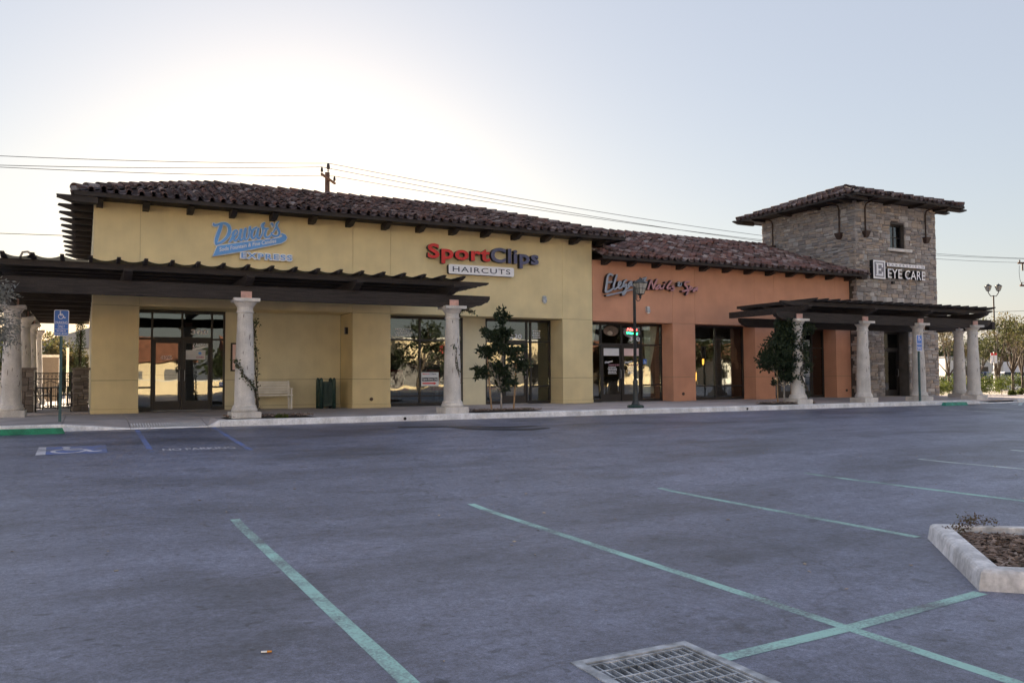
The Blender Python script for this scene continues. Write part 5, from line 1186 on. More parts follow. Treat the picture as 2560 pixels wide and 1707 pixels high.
vine('sparse vine climbing the right side of the column left of the bench', [(3.95, 21.8, .02), (3.88, 21.72, .6), (3.86, 21.65, 1.2), (3.84, 21.66, 1.7), (3.82, 21.68, 2.2), (3.85, 21.7, 2.5)], 210, 32, .14)
vine('thick twisted vine up the right side of the second column', [(9.5, 21.6, .02), (9.40, 21.6, .35), (9.43, 21.62, .9), (9.40, 21.6, 1.5), (9.36, 21.6, 2.1), (9.36, 21.6, 2.7), (9.5, 21.5, 2.9), (9.75, 21.4, 2.8)], 320, 33, .09, stems=6, stem_r=.022)
vine('few bare vine shoots across the second column', [(9.3, 21.4, 1.0), (9.22, 21.36, 1.4), (9.18, 21.38, 1.75), (9.1, 21.4, 1.9)], 40, 36, .08, stems=2)
vine('dark vine winding over the column behind the dense tree', [(22.6, 21.4, .02), (22.45, 21.36, .5), (22.2, 21.33, 1.0), (22.4, 21.36, 1.5), (22.25, 21.38, 2.0), (22.42, 21.42, 2.4), (22.6, 21.4, 2.75), (22.8, 21.4, 2.6)], 420, 34, .16, 'leaf_young', 3, .09)
vine('dark vine climbing behind the third right column beside the tower', [(28.95, 21.8, .02), (28.98, 21.75, .7), (28.95, 21.7, 1.5), (28.92, 21.7, 2.3), (28.9, 21.65, 2.9)], 300, 35, .15, 'leaf_young', 3, .08)
tree('silver_shrub', 'silver grey leafy shrub hanging into the picture at far left', 'shrub', (-1.98, 20.9, 0), [(.3, 0, 2.85, .45, .4, .35, 420), (.15, 0, 2.3, .6, .4, .45, 620), (.35, -.05, 2.0, .42, .35, .4, 400), (0, 0, 1.6, .5, .4, .45, 420), (.1, 0, 1.15, .38, .3, .3, 220), (-.5, 0, 2.4, .7, .5, .7, 500)], 'leaf_silver', .11, .034, .045, .8, 41, 'bark_grey', None, 8, .1, 1.7, -.5)
def tuft(label, x, y, z, n, h, m, seed, name='grass_tuft', cat='grass tuft', sp=.1, wd=.008):
    r = random.Random(seed); b = MB()
    for _ in range(n):
        a = r.uniform(0, 6.28); p = Vector((x+r.uniform(-sp, sp)*.7, y+r.uniform(-sp, sp)*.5, z)); d = Vector((math.cos(a)*r.uniform(.1, .9), math.sin(a)*r.uniform(.1, .9), 1)).normalized(); L = h*r.uniform(.5, 1.1)
        q = p+d*L*.6; e_ = q+(d+Vector((math.cos(a), math.sin(a), -.4))).normalized()*L*.4; s_ = Vector((-math.sin(a), math.cos(a), 0))*wd
        b.add([p-s_, p+s_, q+s_*.8, q-s_*.8, e_], [(0, 1, 2, 3), (3, 2, 4)])
    return tag(part(name, b, m, loc=(x, y, z)), label, cat)
tuft('green grass tuft behind the kerb beside the bench column', 4.42, 21.3, .0, 160, .17, 'leaf_hedge', 51, sp=.22, wd=.007)
tuft('small green weed on the right end of the first mulch bed', 11.55, 21.6, .04, 70, .10, 'leaf_hedge', 52, sp=.15, wd=.006)
wd_ = tree('dry_weed', 'dry reddish weed at the far corner of the kerbed planter', 'weed', (7.28, 5.0, zA(7.2, 5)+.1), [(0, 0, .10, .16, .12, .07, 200), (-.18, -.02, .05, .12, .1, .05, 90), (.16, -.05, .08, .12, .1, .06, 90)], 'leaf_weed', .03, .012, .006, .04, 53, 'bark', None, 6, .1)
tuft('small green weed near the front corner of the kerbed planter', 6.35, 3.95, zA(6.3, 3.9)+.1, 60, .05, 'leaf_hedge', 54, sp=.12, wd=.004)

# ------------------------------------------------------------------ litter
def small_bits():
    r = random.Random(77); b = MB()
    for _ in range(90):
        x = r.uniform(-3, 14); y = r.uniform(2.6, 12); z_ = zA(x, y)+.006; L = r.uniform(.006, .02); a = r.uniform(0, 3.1); d = Vector((math.cos(a), math.sin(a), 0)); s_ = Vector((-d.y, d.x, .3)).normalized()
        b.obox((x, y, z_), d*L, s_*L*.5, Vector((0, 0, .002)))
    tag(part('leaf_litter', b, 'leaf_litter', kind='stuff'), 'tiny pale scraps of leaf and grit scattered over the asphalt', 'litter')
small_bits()
t = thing('cigarette_butt', 'white and orange cigarette butt lying on the asphalt at lower left', 'cigarette butt', (.915, 4.8, zA(.915, 4.8))); z_ = zA(.915, 4.8)+.007
part('paper', MB().tube([(.895, 4.8, z_), (.925, 4.79, z_)], .006, 8), 'butt_white', t); part('filter', MB().tube([(.9251, 4.79, z_), (.949, 4.782, z_)], .0062, 8), 'butt_orange', t)

# ------------------------------------------------------------------ posters and lettering on the glass
def sheet(name, label, cat, x0, x1, z0, z1, y, m):
    t = thing(name, label, cat, ((x0+x1)/2, y, z0)); part('sheet', MB().box(x0, x1, y-.002, y, z0, z1), m, t); return t
yg = Y1+.046
t = sheet('closed_notice', 'white notice reading CLOSED hung inside the right leaf of the 300 door', 'notice', 2.86, 3.44, 1.59, 1.89, yg, 'poster')
part('lettering', place_text(MB(), 'CLOSED', 3.17, 1.635, .22, .06, yg-.004, bold=.02), 'text_magenta', t); part('round_logo', MB().add([(3.275+.05*math.cos(a*.3927), yg-.004, 1.79+.045*math.sin(a*.3927)) for a in range(16)], [tuple(range(16))]), 'logo_blue', t)
t = thing('door_decal', 'white script decal at the top of the right 300 door leaf', 'decal', (3.2, yg, 1.94)); b = MB()
sx = .46/(max(p[0] for s_ in DEWAR for p in s_)-min(p[0] for s_ in DEWAR for p in s_)); mx0 = min(p[0] for s_ in DEWAR for p in s_); mz0 = min(p[1] for s_ in DEWAR for p in s_)
for k, s_ in enumerate(DEWAR): stroke(b, [(3.06+(p[0]-mx0)*sx, 1.965+(p[1]-mz0)*sx, p[2]*sx*.8) for p in s_], yg-.001-.0003*k, .0004, ridge=.0002, sub=3)
part('script_lettering', b, 'sign_white', t); part('banner_stripe', fill_poly(MB(), [(3.04+(p[0]-mx0)*sx, 1.95+(p[1]-mz0)*sx) for p in BANNER], yg, .0004), 'sign_white', t)
def sticker(x, z, y, s_, label):
    t = thing('access_sticker', label, 'sticker', (x, y, z), 'wheelchair stickers on shop glass'); part('panel', MB().box(x, x+s_, y-.002, y, z, z+s_*1.15), 'sign_blue', t); part('wheelchair_symbol', isa_on(MB(), x+.05*s_, z+.08*s_, s_*.9, y-.0035), 'sign_white', t)
sticker(3.87, .755, yg, .11, 'blue wheelchair sticker low on the side light of the 300 door'); sticker(19.87, 1.48, Y2-.2+.046, .17, 'blue wheelchair sticker on the glass beside the curtain')
def dashes(parent, x0, x1, z0, z1, n, y, m='sign_white', seed=1):
    r = random.Random(seed); b = MB(); dz = (z1-z0)/n
    for i in range(n):
        z_ = z1-dz*(i+.75); L = (x1-x0)*r.uniform(.7, 1); x = (x0+x1)/2-L/2
        while x < (x0+x1)/2+L/2:
            w_ = r.uniform(.03, .09); b.box(x, min(x+w_, x1), y-.0015, y, z_, z_+dz*.5); x += w_+.018
    part('small_print', b, m, parent)
t = thing('door_lettering', 'small white lettering on the left leaf of the 300 door', 'decal', (2.3, yg, 1.6)); dashes(t, 2.12, 2.46, 1.58, 1.72, 3, yg, seed=4)
yo = Y2+.046
t = sheet('hair_salon_poster', 'white poster reading Open Every Day with red arrow in the shop window', 'poster', 10.53, 11.18, .69, 1.17, yo, 'poster')
part('name_lettering', place_text(MB(), 'Sport', 10.57, 1.085, .25, .055, yo-.004, bold=.04), 'logo_red', t); part('name_lettering', place_text(MB(), 'Clips', 10.83, 1.085, .26, .055, yo-.004, bold=.04), 'logo_navy', t)
part('black_band', MB().box(10.56, 11.14, yo-.0045, yo-.0025, .86, .985), 'sign_black', t); part('band_lettering', place_text(MB(), 'Open Every Day', 10.57, .88, .56, .085, yo-.006, bold=.02), 'sign_white', t)
part('red_arrow', fill_poly(MB(), [(10.57, .76), (11.0, .76), (11.0, .735), (11.1, .785), (11.0, .835), (11.0, .81), (10.57, .81)], yo-.004, .001), 'logo_red', t)
t = sheet('paper_notice', 'white paper notice on the glass of the 320 door', 'notice', 14.40, 14.65, 1.42, 1.68, yo, 'poster')
t = thing('hours_lettering', 'white hours lettering on the tall window right of the 320 door', 'decal', (15.2, yo, 2.5)); dashes(t, 14.95, 15.3, 2.42, 2.75, 4, yo, seed=6)
t = thing('hours_lettering', 'white lettering high on the window left of the second column', 'decal', (10.0, yo, 2.4)); dashes(t, 9.5, 10.2, 2.42, 2.7, 4, yo, seed=7)
yn = Y2-.2+.046
t = sheet('white_card', 'plain white card behind the left leaf of the 340 door', 'card', 18.0, 18.75, 1.80, 2.09, yn, 'poster'); t = sheet('pink_card', 'plain pinkish card behind the right leaf of the 340 door', 'card', 18.93, 19.66, 1.80, 2.09, yn, 'poster_pink')
t = thing('oval_picture', 'dark oval picture in the transom over the 340 door', 'picture', (18.35, yn, 2.55)); part('oval', MB().add([(18.35+.35*math.cos(a*.2618), yn, 2.77+.2*math.sin(a*.2618)) for a in range(24)], [tuple(range(24))]), 'picture', t)
part('face_patch', MB().add([(18.30+.13*math.cos(a*.5236), yn-.003, 2.68+.09*math.sin(a*.5236)) for a in range(12)], [tuple(range(12))]), 'leaf_litter', t)
t = thing('neon_sign', 'lit red and green neon sign in the transom over the 340 door', 'neon sign', (19.4, yn, 2.6)); part('red_tubes', place_text(MB(), 'Nails', 19.1, 2.79, .5, .11, yn-.002, bold=.03, shear=.2), 'neon_red', t); part('green_tubes', place_text(MB(), 'Waxing', 19.08, 2.63, .55, .12, yn-.002, bold=.03, shear=.2), 'neon_green', t)
part('backing', MB().add([(19.35+.42*math.cos(a*.2618), yn+.002, 2.73+.21*math.sin(a*.2618)) for a in range(24)], [tuple(range(24))]), 'sign_grey', t)
for xx, lb in ((18.05, 'left'), (18.98, 'right')):
    t = thing('door_lettering', 'white and pink salon lettering on the %s leaf of the 340 door' % lb, 'decal', (xx+.35, yn, 1.1)); part('script_lettering', place_text(MB(), 'Elegant', xx, 1.48, .38, .09, yn-.002, rot=.16, bold=.03, shear=.3), 'sign_white', t); part('salon_lettering', place_text(MB(), 'NAILS & SPA', xx+.18, 1.40, .52, .075, yn-.002, bold=.03), 'letter_pink', t); dashes(t, xx+.13, xx+.55, 1.08, 1.38, 5, yn, seed=9)
t = thing('hours_lettering', 'white hours lettering on the glass of the 360 door', 'decal', (28.9, yn, 1.0)); dashes(t, 28.6, 29.0, .95, 1.45, 7, yn, seed=10)
# ------------------------------------------------------------------ shop interiors
def curtain(x0, x1, y, label, zt=3.0, zp=1.39, zb=.3, wp=.10):
    t = thing('curtain', label, 'curtain', ((x0+x1)/2, y, zb)); vs = []; fs = []; n = 48; rows = 26; xc = (x0*.72+x1*.28)
    for j in range(rows+1):
        z_ = zt+(zb-zt)*j/rows
        if z_ > zp: k = ((z_-zp)/(zt-zp))**.8; a = xc-wp+(x0-xc+wp)*k; b = xc+wp+(x1-xc-wp)*k
        else: k = min(1, (zp-z_)/.9); a = xc-wp+(-.12)*k; b = xc+wp+.16*k
        for i in range(n+1): u_ = i/n; vs.append((a+(b-a)*u_, y+.03*math.sin(u_*42+.3*math.sin(j*.3)), z_))
    for j in range(rows):
        for i in range(n): fs.append((j*(n+1)+i, j*(n+1)+i+1, (j+1)*(n+1)+i+1, (j+1)*(n+1)+i))
    part('fabric', MB().add(vs, fs), 'curtain', t, smooth=True); part('tieback', MB().lathe([(wp*.85, -.03), (wp*.85, .03)], xc, y, zp, 12), 'curtain', t)
curtain(20.02, 20.68, 27.50, 'pale green tied curtain in the window right of the 340 door'); curtain(17.1, 17.75, 27.50, 'pale tied curtain in the window left of the 340 door')
for i, (a, b) in enumerate(((21.98, 23.50), (23.60, 25.0))):
    t = thing('roller_blind', 'grey roller blind pulled partly down behind the %s pane of the second orange window' % ('left', 'right')[i], 'blind', ((a+b)/2, 27.55, 2.6)); part('blind_sheet', MB().box(a, b, 27.55, 27.555, 2.60, 3.05), 'blind', t); part('roller', MB().tube([(a, 27.55, 3.05), (b, 27.55, 3.05)], .025, 8), 'white', t)
def wall_glow(x, y, z, s_, label):
    t = thing('wall_sconce', label, 'lamp', (x, y, z), 'amber lamps inside the nail salon'); part('shade', MB().lathe([(.03*s_, 0), (.07*s_, .05), (.085*s_, .42*s_), (.06*s_, .45*s_)], x, y, z, 10), 'lampglow', t, smooth=True); part('bracket', MB().box(x-.02, x+.02, y+.05, y+.2, z-.05, z+.02), 'frame', t)
wall_glow(22.95, 28.6, .75, .9, 'amber lit lamp seen through the second orange window, lower left'); wall_glow(23.75, 28.9, .75, .9, 'amber lit lamp seen through the second orange window, lower right'); wall_glow(25.3, 30.2, 1.5, .6, 'amber lit lamp seen through the second orange window, upper one')
t = thing('reception_desk', 'low wooden counter inside the nail salon', 'counter', (19.5, 29.5, 0)); part('front', MB().box(18.4, 21.2, 29.5, 29.56, 0, 1.0), 'interior', t); part('top', MB().box(18.3, 21.3, 29.4, 30.1, 1.0, 1.05), 'stake', t)
for i, x in enumerate((10.6, 12.1, 14.2)):
    t = thing('barber_chair', 'red barber chair inside the hair salon, %s from the left' % ('first', 'second', 'third')[i], 'chair', (x, 30.0, 0)); part('seat', MB().box(x-.28, x+.28, 29.75, 30.3, .5, .62), 'bg_red', t); part('backrest', MB().obox((x, 30.34, .95), (.26, 0, 0), (0, .05, 0), (0, .06, .35)), 'bg_red', t); part('pedestal', MB().lathe([(.28, 0), (.28, .04), (.06, .08), (.06, .5)], x, 30.0, 0, 14), 'steel', t)
    for s_ in (-.33, .33): part('armrest', MB().box(x+s_-.04, x+s_+.04, 29.75, 30.3, .74, .79), 'sign_black', t)
t = thing('candy_counter', 'dark display counter inside the candy shop', 'counter', (3.0, 31, 0)); part('body', MB().box(1.5, 6.0, 31, 31.6, 0, 1.1), 'interior', t); part('top', MB().box(1.45, 6.05, 30.95, 31.65, 1.1, 1.14), 'frame', t)

# ------------------------------------------------------------------ patio at the left
tag(part('patio_paving', MB().box(-12, .19, 28.65, 60, -.2, -.012), 'walk'), kind='structure')
def stone_pier(x0, x1, y0, y1, h, label, seed):
    t = thing('gate_pier', label, 'pier', ((x0+x1)/2, y0, 0), 'stone gate piers'); r = random.Random(seed)
    co = part('core', MB().box(x0+.04, x1-.04, y0+.04, y1, 0, h), 'stone_joint', t)
    for c, vs, fs in stone_wall(t, (x0, y0+.04, 0), (1, 0, 0), x1-x0, 0, h, [], r, hmin=.13, hmax=.24, wmin=.13, wmax=.3)+stone_wall(t, (x0+.04, y1, 0), (0, -1, 0), y1-y0, 0, h, [], r, hmin=.13, hmax=.24, wmin=.13, wmax=.3):
        o = bpy.data.objects.new('stone', mesh_of('stone', [p-c for p in vs], fs, 'fieldstone')); o.location = c-ORG[t.name]; col.objects.link(o); o.parent = t
    part('cap', MB().box(x0-.06, x1+.06, y0-.06, y1+.05, h, h+.07), 'fieldstone', t)
GY = 29.4
stone_pier(-.27, .17, GY-.1, GY+.35, 1.28, 'stone gate pier against the yellow building side wall', 61); stone_pier(-1.72, -1.33, GY-.1, GY+.35, 1.28, 'stone gate pier on the column side of the patio gate', 62)
def iron_fence(name, label, cat, x0, x1, y, z0, z1, gap=.1):
    t = thing(name, label, cat, ((x0+x1)/2, y, 0))
    for x in (x0, x1): part('post', MB().box(x-.025, x+.025, y-.025, y+.025, z0-.08, z1+.02), 'black_iron', t)
    for z_ in (z0+.04, z1-.22, z1-.04): part('rail', MB().box(x0+.026, x1-.026, y-.018, y+.018, z_, z_+.035), 'black_iron', t)
    n = max(2, int((x1-x0)/gap))
    for i in range(1, n): x = x0+(x1-x0)*i/n; part('bar', MB().box(x-.009, x+.009, y-.009, y+.009, z0+.076, z1-.041), 'black_iron', t)
    for i in range(n): x = x0+(x1-x0)*(i+.5)/n; b = MB(); b.tube([(x+.032*math.cos(a*.7854), y-.004, z1-.113+.05*math.sin(a*.7854)) for a in range(9)], .006, 5); part('scroll', b, 'black_iron', t)
    return t
iron_fence('patio_gate', 'black wrought iron patio gate with scroll band between stone piers', 'gate', -1.28, -.32, GY+.1, .06, 1.2); iron_fence('patio_fence', 'black wrought iron fence panel left of the patio gate', 'fence', -3.4, -1.76, GY+.1, .06, 1.2)
def chair(x, y, a, label):
    t = thing('patio_chair', label, 'chair', (x, y, 0), 'black iron patio chairs'); ca, sa = math.cos(a), math.sin(a); W_ = lambda u_, v_, z_: (x+u_*ca-v_*sa, y+u_*sa+v_*ca, z_)
    part('seat', MB().add([W_(u_, v_, z_) for z_ in (.43, .455) for u_, v_ in ((-.22, -.22), (.22, -.22), (.22, .22), (-.22, .22))], [(3, 2, 1, 0), (4, 5, 6, 7), (0, 1, 5, 4), (1, 2, 6, 5), (2, 3, 7, 6), (3, 0, 4, 7)]), 'black_iron', t)
    for u_, v_ in ((-.2, -.2), (.2, -.2), (.2, .2), (-.2, .2)): part('leg', MB().tube([W_(u_, v_, .43), W_(u_*1.1, v_*1.1, 0)], .013, 6), 'black_iron', t)
    part('back_frame', MB().tube([W_(-.2, .2, .45), W_(-.22, .27, .85), W_(0, .29, .95), W_(.22, .27, .85), W_(.2, .2, .45)], .013, 6), 'black_iron', t)
    for u_ in (-.1, 0, .1): part('back_bar', MB().tube([W_(u_, .2, .45), W_(u_, .285, .92)], .008, 5), 'black_iron', t)
    for u_ in (-.22, .22): part('armrest', MB().tube([W_(u_, .24, .68), W_(u_*1.1, -.1, .66), W_(u_, -.18, .45)], .012, 6), 'black_iron', t)
def table(x, y, label):
    t = thing('patio_table', label, 'table', (x, y, 0), 'round black iron patio tables'); part('tabletop', MB().lathe([(.44, .70), (.45, .715), (.44, .73)], x, y, 0, 24), 'black_iron', t); part('pedestal', MB().lathe([(.05, .02), (.03, .1), (.03, .7)], x, y, 0, 10), 'black_iron', t)
    for k in range(4): a = k*1.5708+.4; part('foot', MB().tube([(x, y, .1), (x+.15*math.cos(a), y+.15*math.sin(a), .1), (x+.36*math.cos(a), y+.36*math.sin(a), .01)], .015, 6), 'black_iron', t)
table(-.95, 32.4, 'round iron patio table just behind the gate'); table(-.5, 35.0, 'round iron patio table farther behind the gate')
for i, (x, y, a) in enumerate(((-.95, 31.6, math.pi), (-.2, 32.4, -1.57), (-1.35, 32.9, .6), (-.55, 33.2, 0.), (-.5, 34.2, 3.0), (-1.25, 35.0, 1.5), (.0, 35.7, -.3))): chair(x, y, a, 'black iron patio chair seen through the gate, %s from the front' % ('first', 'second', 'third', 'fourth', 'fifth', 'sixth', 'seventh')[i])
t = thing('stone_wall_stub', 'low pinkish stone wall stub beyond the patio', 'wall', (-2.1, 44, 0)); part('body', MB().box(-2.7, -1.0, 44, 44.5, 0, 2.0), 'fieldstone', t); part('cap', MB().box(-2.75, -.95, 43.95, 44.55, 2.0, 2.12), 'column', t)
t = thing('white_post', 'slim white post beyond the patio gate', 'post', (-.62, 42, 0)); part('post', MB().box(-.67, -.57, 41.95, 42.05, 0, 2.4), 'white', t)
t = thing('far_fence_wall', 'long pale boundary wall behind the patio', 'wall', (-6, 62, 0)); part('wall', MB().box(-40, 6, 62, 62.3, -.2, 1.5), 'bg_wall', t); part('coping', MB().box(-40, 6, 61.95, 62.35, 1.5, 1.6), 'bg_cream', t)
r = random.Random(5)
tree('cypress_tree', 'slim dark cypress beside the yellow side wall', 'tree', (-.12, 38.5, 0), [(0, 0, .9+.55*i, .26-.02*i, .26-.02*i, .45, 420) for i in range(6)], 'leaf_dark', .09, .03, .06, .5, 71, 'bark', None, 0, .2)
for i, (x, y, h, lm, lb) in enumerate(((-2.6, 52, 2.9, 'leaf_dark', 'dark bushy tree behind the patio, centre of the gap'), (-5.0, 56, 3.4, 'leaf_bg', 'olive green tree behind the patio at the left'), (-.9, 58, 3.6, 'leaf_autumn', 'yellow green tree behind the patio at the right'), (-3.4, 66, 5.0, 'leaf_autumn', 'tall pale tree far behind the patio'), (-1.2, 50, 1.9, 'leaf_dark', 'low dark bush right of the patio gap'), (-8.5, 60, 6, 'leaf_bg', 'tall olive tree at the far left behind the patio'), (-1.9, 61, 4.3, 'leaf_bg', 'olive tree in front of the grey house behind the patio'), (-3.7, 59, 3.9, 'leaf_bg', 'second olive tree left of the grey house behind the patio'))):
    rr2 = random.Random(100+i); tree('background_tree', lb, 'tree', (x, y, -.15), [(rr2.uniform(-.3, .3)*h, rr2.uniform(-.2, .2)*h, h*rr2.uniform(.4, .85), h*.24, h*.24, h*.2, 420) for _ in range(7)], lm, .19, .10, h*.03, h*.3, 200+i, 'bark', 'trees behind the patio', 10, .2)
t = thing('grey_house', 'pale grey house end with lap siding behind the patio trees', 'house', (0.5, 72, 0)); part('wall', MB().box(-3.5, 6, 72, 80, 0, 3.4), 'bg_grey', t)
for k in range(10): part('siding_board', MB().prism([(71.96, .3+.3*k), (71.985, .58+.3*k), (72, .58+.3*k), (72, .3+.3*k)], -3.5, 6, 'x'), 'bg_wall', t)
part('roof', MB().prism([(-4, 3.4), (6.5, 3.4), (1.2, 5.2)], 71.6, 80.4, 'y'), 'bg_grey', t)

# ------------------------------------------------------------------ utility poles and wires
def pole_one():
    x, y = 12.0, 46.0; t = thing('utility_pole', 'timber utility pole with one crossarm rising behind the yellow roof', 'utility pole', (x, y, -.15))
    part('pole', MB().lathe([(.18, 0), (.135, 12.6)], x, y, -.15, 12), 'timber_pole', t, smooth=True)
    d = Vector((.55, .83, 0)); c = Vector((x, y-.22, 12.05)); part('crossarm', MB().obox(c, d*1.15, Vector((-.83, .55, 0))*.05, (0, 0, .055)), 'timber_pole', t)
    for k, p in enumerate((c-d*1.08, c+d*1.05)): part('insulator', MB().lathe([(.02, .06), (.02, .12), (.07, .14), (.075, .22), (.06, .32), (.03, .40)], p.x, p.y, p.z, 10), 'insulator', t, smooth=True)
    part('top_pin', MB().lathe([(.018, 12.4), (.018, 12.72)], x+.05, y, -.1, 6), 'insulator', t); part('insulator', MB().lathe([(.03, 12.72), (.09, 12.76), (.10, 12.85), (.085, 13.0), (.04, 13.08)], x+.05, y, -.1, 10), 'insulator', t, smooth=True); part('collar', MB().lathe([(.04, 12.62), (.085, 12.66), (.03, 12.70)], x+.05, y, -.1, 10), 'white', t)
    return [Vector((x+.05, y, 12.98)), c+d*1.05+Vector((0, 0, .40)), c-d*1.08+Vector((0, 0, .40))]
P1 = pole_one()
def pole_two():
    x, y = 88.2, 52.6; t = thing('utility_pole', 'utility pole with two crossarms at the right edge of the picture', 'utility pole', (x, y, -.15)); part('pole', MB().lathe([(.2, 0), (.16, 13.2)], x, y, -.15, 12), 'timber_pole', t, smooth=True)
    u_ = Vector((.89, -.456, 0)); v_ = Vector((.456, .89, 0)); out = []
    for z_, L in ((12.55, 1.9), (10.2, 1.75)):
        part('crossarm', MB().obox((x, y-.2, z_), u_*L, v_*.07, (0, 0, .09)), 'timber_pole', t)
        for k in (-1, -.45, .5, 1): p = Vector((x, y-.2, z_))+u_*L*.9*k; part('insulator', MB().lathe([(.03, .09), (.08, .12), (.08, .3), (.03, .34)], p.x, p.y, p.z, 8), 'insulator', t)
    for k in (-.75, -.5): p = Vector((x, y-.2, 12.2))+u_*1.9*k; part('cutout_fuse', MB().lathe([(.09, -.45), (.09, .25)], p.x, p.y, p.z, 8), 'insulator', t)
    a = Vector((x, y-.2, 12.3))-u_*1.75; part('jumper_wire', MB().tube(catmull([a, a+Vector((-.05, 0, -.9)), a+Vector((.15, 0, -1.7)), a+Vector((.6, 0, -1.75)), a+Vector((.9, 0, -2.0))], 5), .02, 5), 'wire', t)
    for s_ in (-1, 1): part('brace', MB().tube([(x, y-.15, 9.5), tuple(Vector((x, y-.2, 10.15))+u_*.9*s_)], .03, 5), 'timber_pole', t)
    return [Vector((x, y-.2, 13.0)), Vector((x, y-.2, 12.95))+u_*.9, Vector((x, y-.2, 12.6))-u_*1.8]
P2 = pole_two()
def wire(a, b, sag, label, rad=.017):
    a, b = Vector(a), Vector(b); pts = []
    for i in range(25): u_ = i/24; pts.append(a.lerp(b, u_)-Vector((0, 0, sag*4*u_*(1-u_))))
    tag(part('power_line', MB().tube([p for p in pts], rad, 5), 'wire', loc=a), label, 'power line', 'overhead power lines')
LB = ('top', 'middle', 'lowest')
LE = [Vector((-36, 58, 13.9)), Vector((-36, 58, 13.55)), Vector((-36, 58, 12.9))]
for k in range(3):
    wire(P1[k], P2[k], 1.1, '%s power line running right from the pole behind the roof' % LB[k]); wire(P1[k], LE[k], .9, '%s power line running left from the pole behind the roof' % LB[k])
    wire(P2[k], P2[k]+Vector((70, 5, 0)), .9, '%s power line leaving the right edge of the picture' % LB[k])
wire((-30, 60, 9.6), (12, 46.2, 8.6), .3, 'single low cable meeting the left roof edge', .018); wire((88.2, 52.6, 7.6), (40, 62, 7.4), .5, 'single low cable right of the tower', .02)
wire((88.2, 52.6, 11.8), (80, 46, .5), 0, 'slanting guy wire of the right utility pole', .02)

# ------------------------------------------------------------------ right background
t = thing('twin_lamp_post', 'tall thin lamp post with two lanterns beyond the tower', 'lamp post', (58.1, 37.6, -.15)); part('shaft', MB().lathe([(.12, 0), (.07, .6), (.05, 6.75), (.05, 6.8)], 58.1, 37.6, -.15, 10), 'brown_iron', t, smooth=True)
u_ = Vector((.89, -.456, 0))
for s_ in (-1, 1):
    p = Vector((58.1, 37.6, 0))+u_*.37*s_; lantern(t, p.x, p.y, 6.98, 1.0, 'lantern_glass'); part('arm', MB().tube([(58.1, 37.6, 6.6), tuple(Vector((58.1, 37.6, 6.6))+u_*.2*s_), (p.x, p.y, 6.85)], .03, 6), 'brown_iron', t)
tag(part('planting_strip', MB().box(36.6, 70, 24.2, 33.4, -.3, -.02), 'sand'), kind='structure')
def polar(px, d):  # ground point on the sight line through the photograph's column px, d metres deep
    v_ = (_rr*((px-1280)/2093.76)+_f-_uu*((941.6-853.5)/2093.76)); v_ = v_/(v_.dot(_f)); return (v_.x*d, v_.y*d)
for i, (px, d, h, lb) in enumerate(((2352, 41, .75, 'low shrub just right of the stone tower base'), (2373, 43, .85, 'sunlit shrub between the tower and the set back column'), (2418, 42, .8, 'shrub between the last two columns'), (2453, 40, .8, 'shrub just right of the end column'), (2503, 41, 1.05, 'round green shrub at the foot of the far lamp post'), (2530, 40, .3, 'low yellow green shrub at the right edge of the bed'), (2550, 41, .35, 'lowest shrub at the right edge of the bed'))):
    x, y = polar(px, d); tree('shrub', lb, 'shrub', (x, y, -.05), [(0, 0, h*.55, h*.5, h*.5, h*.42, 420), (.2*h, .1, h*.45, h*.4, h*.4, h*.32, 240), (-.25*h, 0, h*.4, h*.35, h*.35, h*.3, 200)], 'leaf_hedge', .085, .045, .02, h*.2, 300+i, 'bark', 'shrubs beside the tower', 8, .3)
for i in range(13):
    x, y = polar(2344+i*19, 57); h = 1.15; rr2 = random.Random(i); tree('hedge_shrub', 'clipped hedge shrub along the far road, %s from the tower' % ('first', 'second', 'third', 'fourth', 'fifth', 'sixth', 'seventh', 'eighth', 'ninth', 'tenth', 'eleventh', 'twelfth', 'thirteenth')[i], 'shrub', (x, y, -.1), [(0, 0, h*.55, h*.5, h*.5, h*rr2.uniform(.38, .5), 320), (.25, .1, h*.45, h*.4, h*.4, h*.35, 160)], 'leaf_hedge', .11, .06, .02, h*.2, 330+i, 'bark', 'clipped hedge along the far road', 8, .3)
for i, (px, d, h, lm, lb) in enumerate(((2372, 52, 4.6, 'leaf_autumn', 'slender tree seen between the tower and the set back column'), (2492, 50, 4.7, 'leaf_bg', 'multi stemmed tree at the far lamp post'), (2532, 52, 5.3, 'leaf_autumn', 'leaning tree at the right edge'), (2556, 54, 4.6, 'leaf_bg', 'tree cut by the right edge of the picture'), (2418, 70, 4.4, 'leaf_dark', 'dark tree behind the last two columns'), (2450, 75, 5.0, 'leaf_bg', 'olive tree behind the end column'))):
    x, y = polar(px, d); rr2 = random.Random(400+i); tree('street_tree', lb, 'tree', (x, y, -.1), [(rr2.uniform(-.28, .28)*h, rr2.uniform(-.2, .2)*h, h*rr2.uniform(.45, .92), h*.15, h*.15, h*.12, 150) for _ in range(10)], lm, .15, .075, h*.018, h*.22, 410+i, 'bark', 'trees beyond the right bed', 7, .1, 1.0, -.2, 2 if i in (1,) else 1)
rb = random.Random(9)
for i in range(9):
    px = 2340+i*30; x, y = polar(px, 128+rb.uniform(-6, 10)); h = rb.uniform(6, 8.5); tree('far_tree', 'dark tree in the far row behind the parked cars, %s from the tower' % ('first', 'second', 'third', 'fourth', 'fifth', 'sixth', 'seventh', 'eighth', 'ninth')[i], 'tree', (x, y, -.2), [(rb.uniform(-.35, .35)*h, 0, h*rb.uniform(.3, .85), h*.28, h*.2, h*.22, 260) for _ in range(6)], 'leaf_dark', .42, .25, .15, h*.25, 450+i, 'bark', 'far row of dark trees', 8, .2)
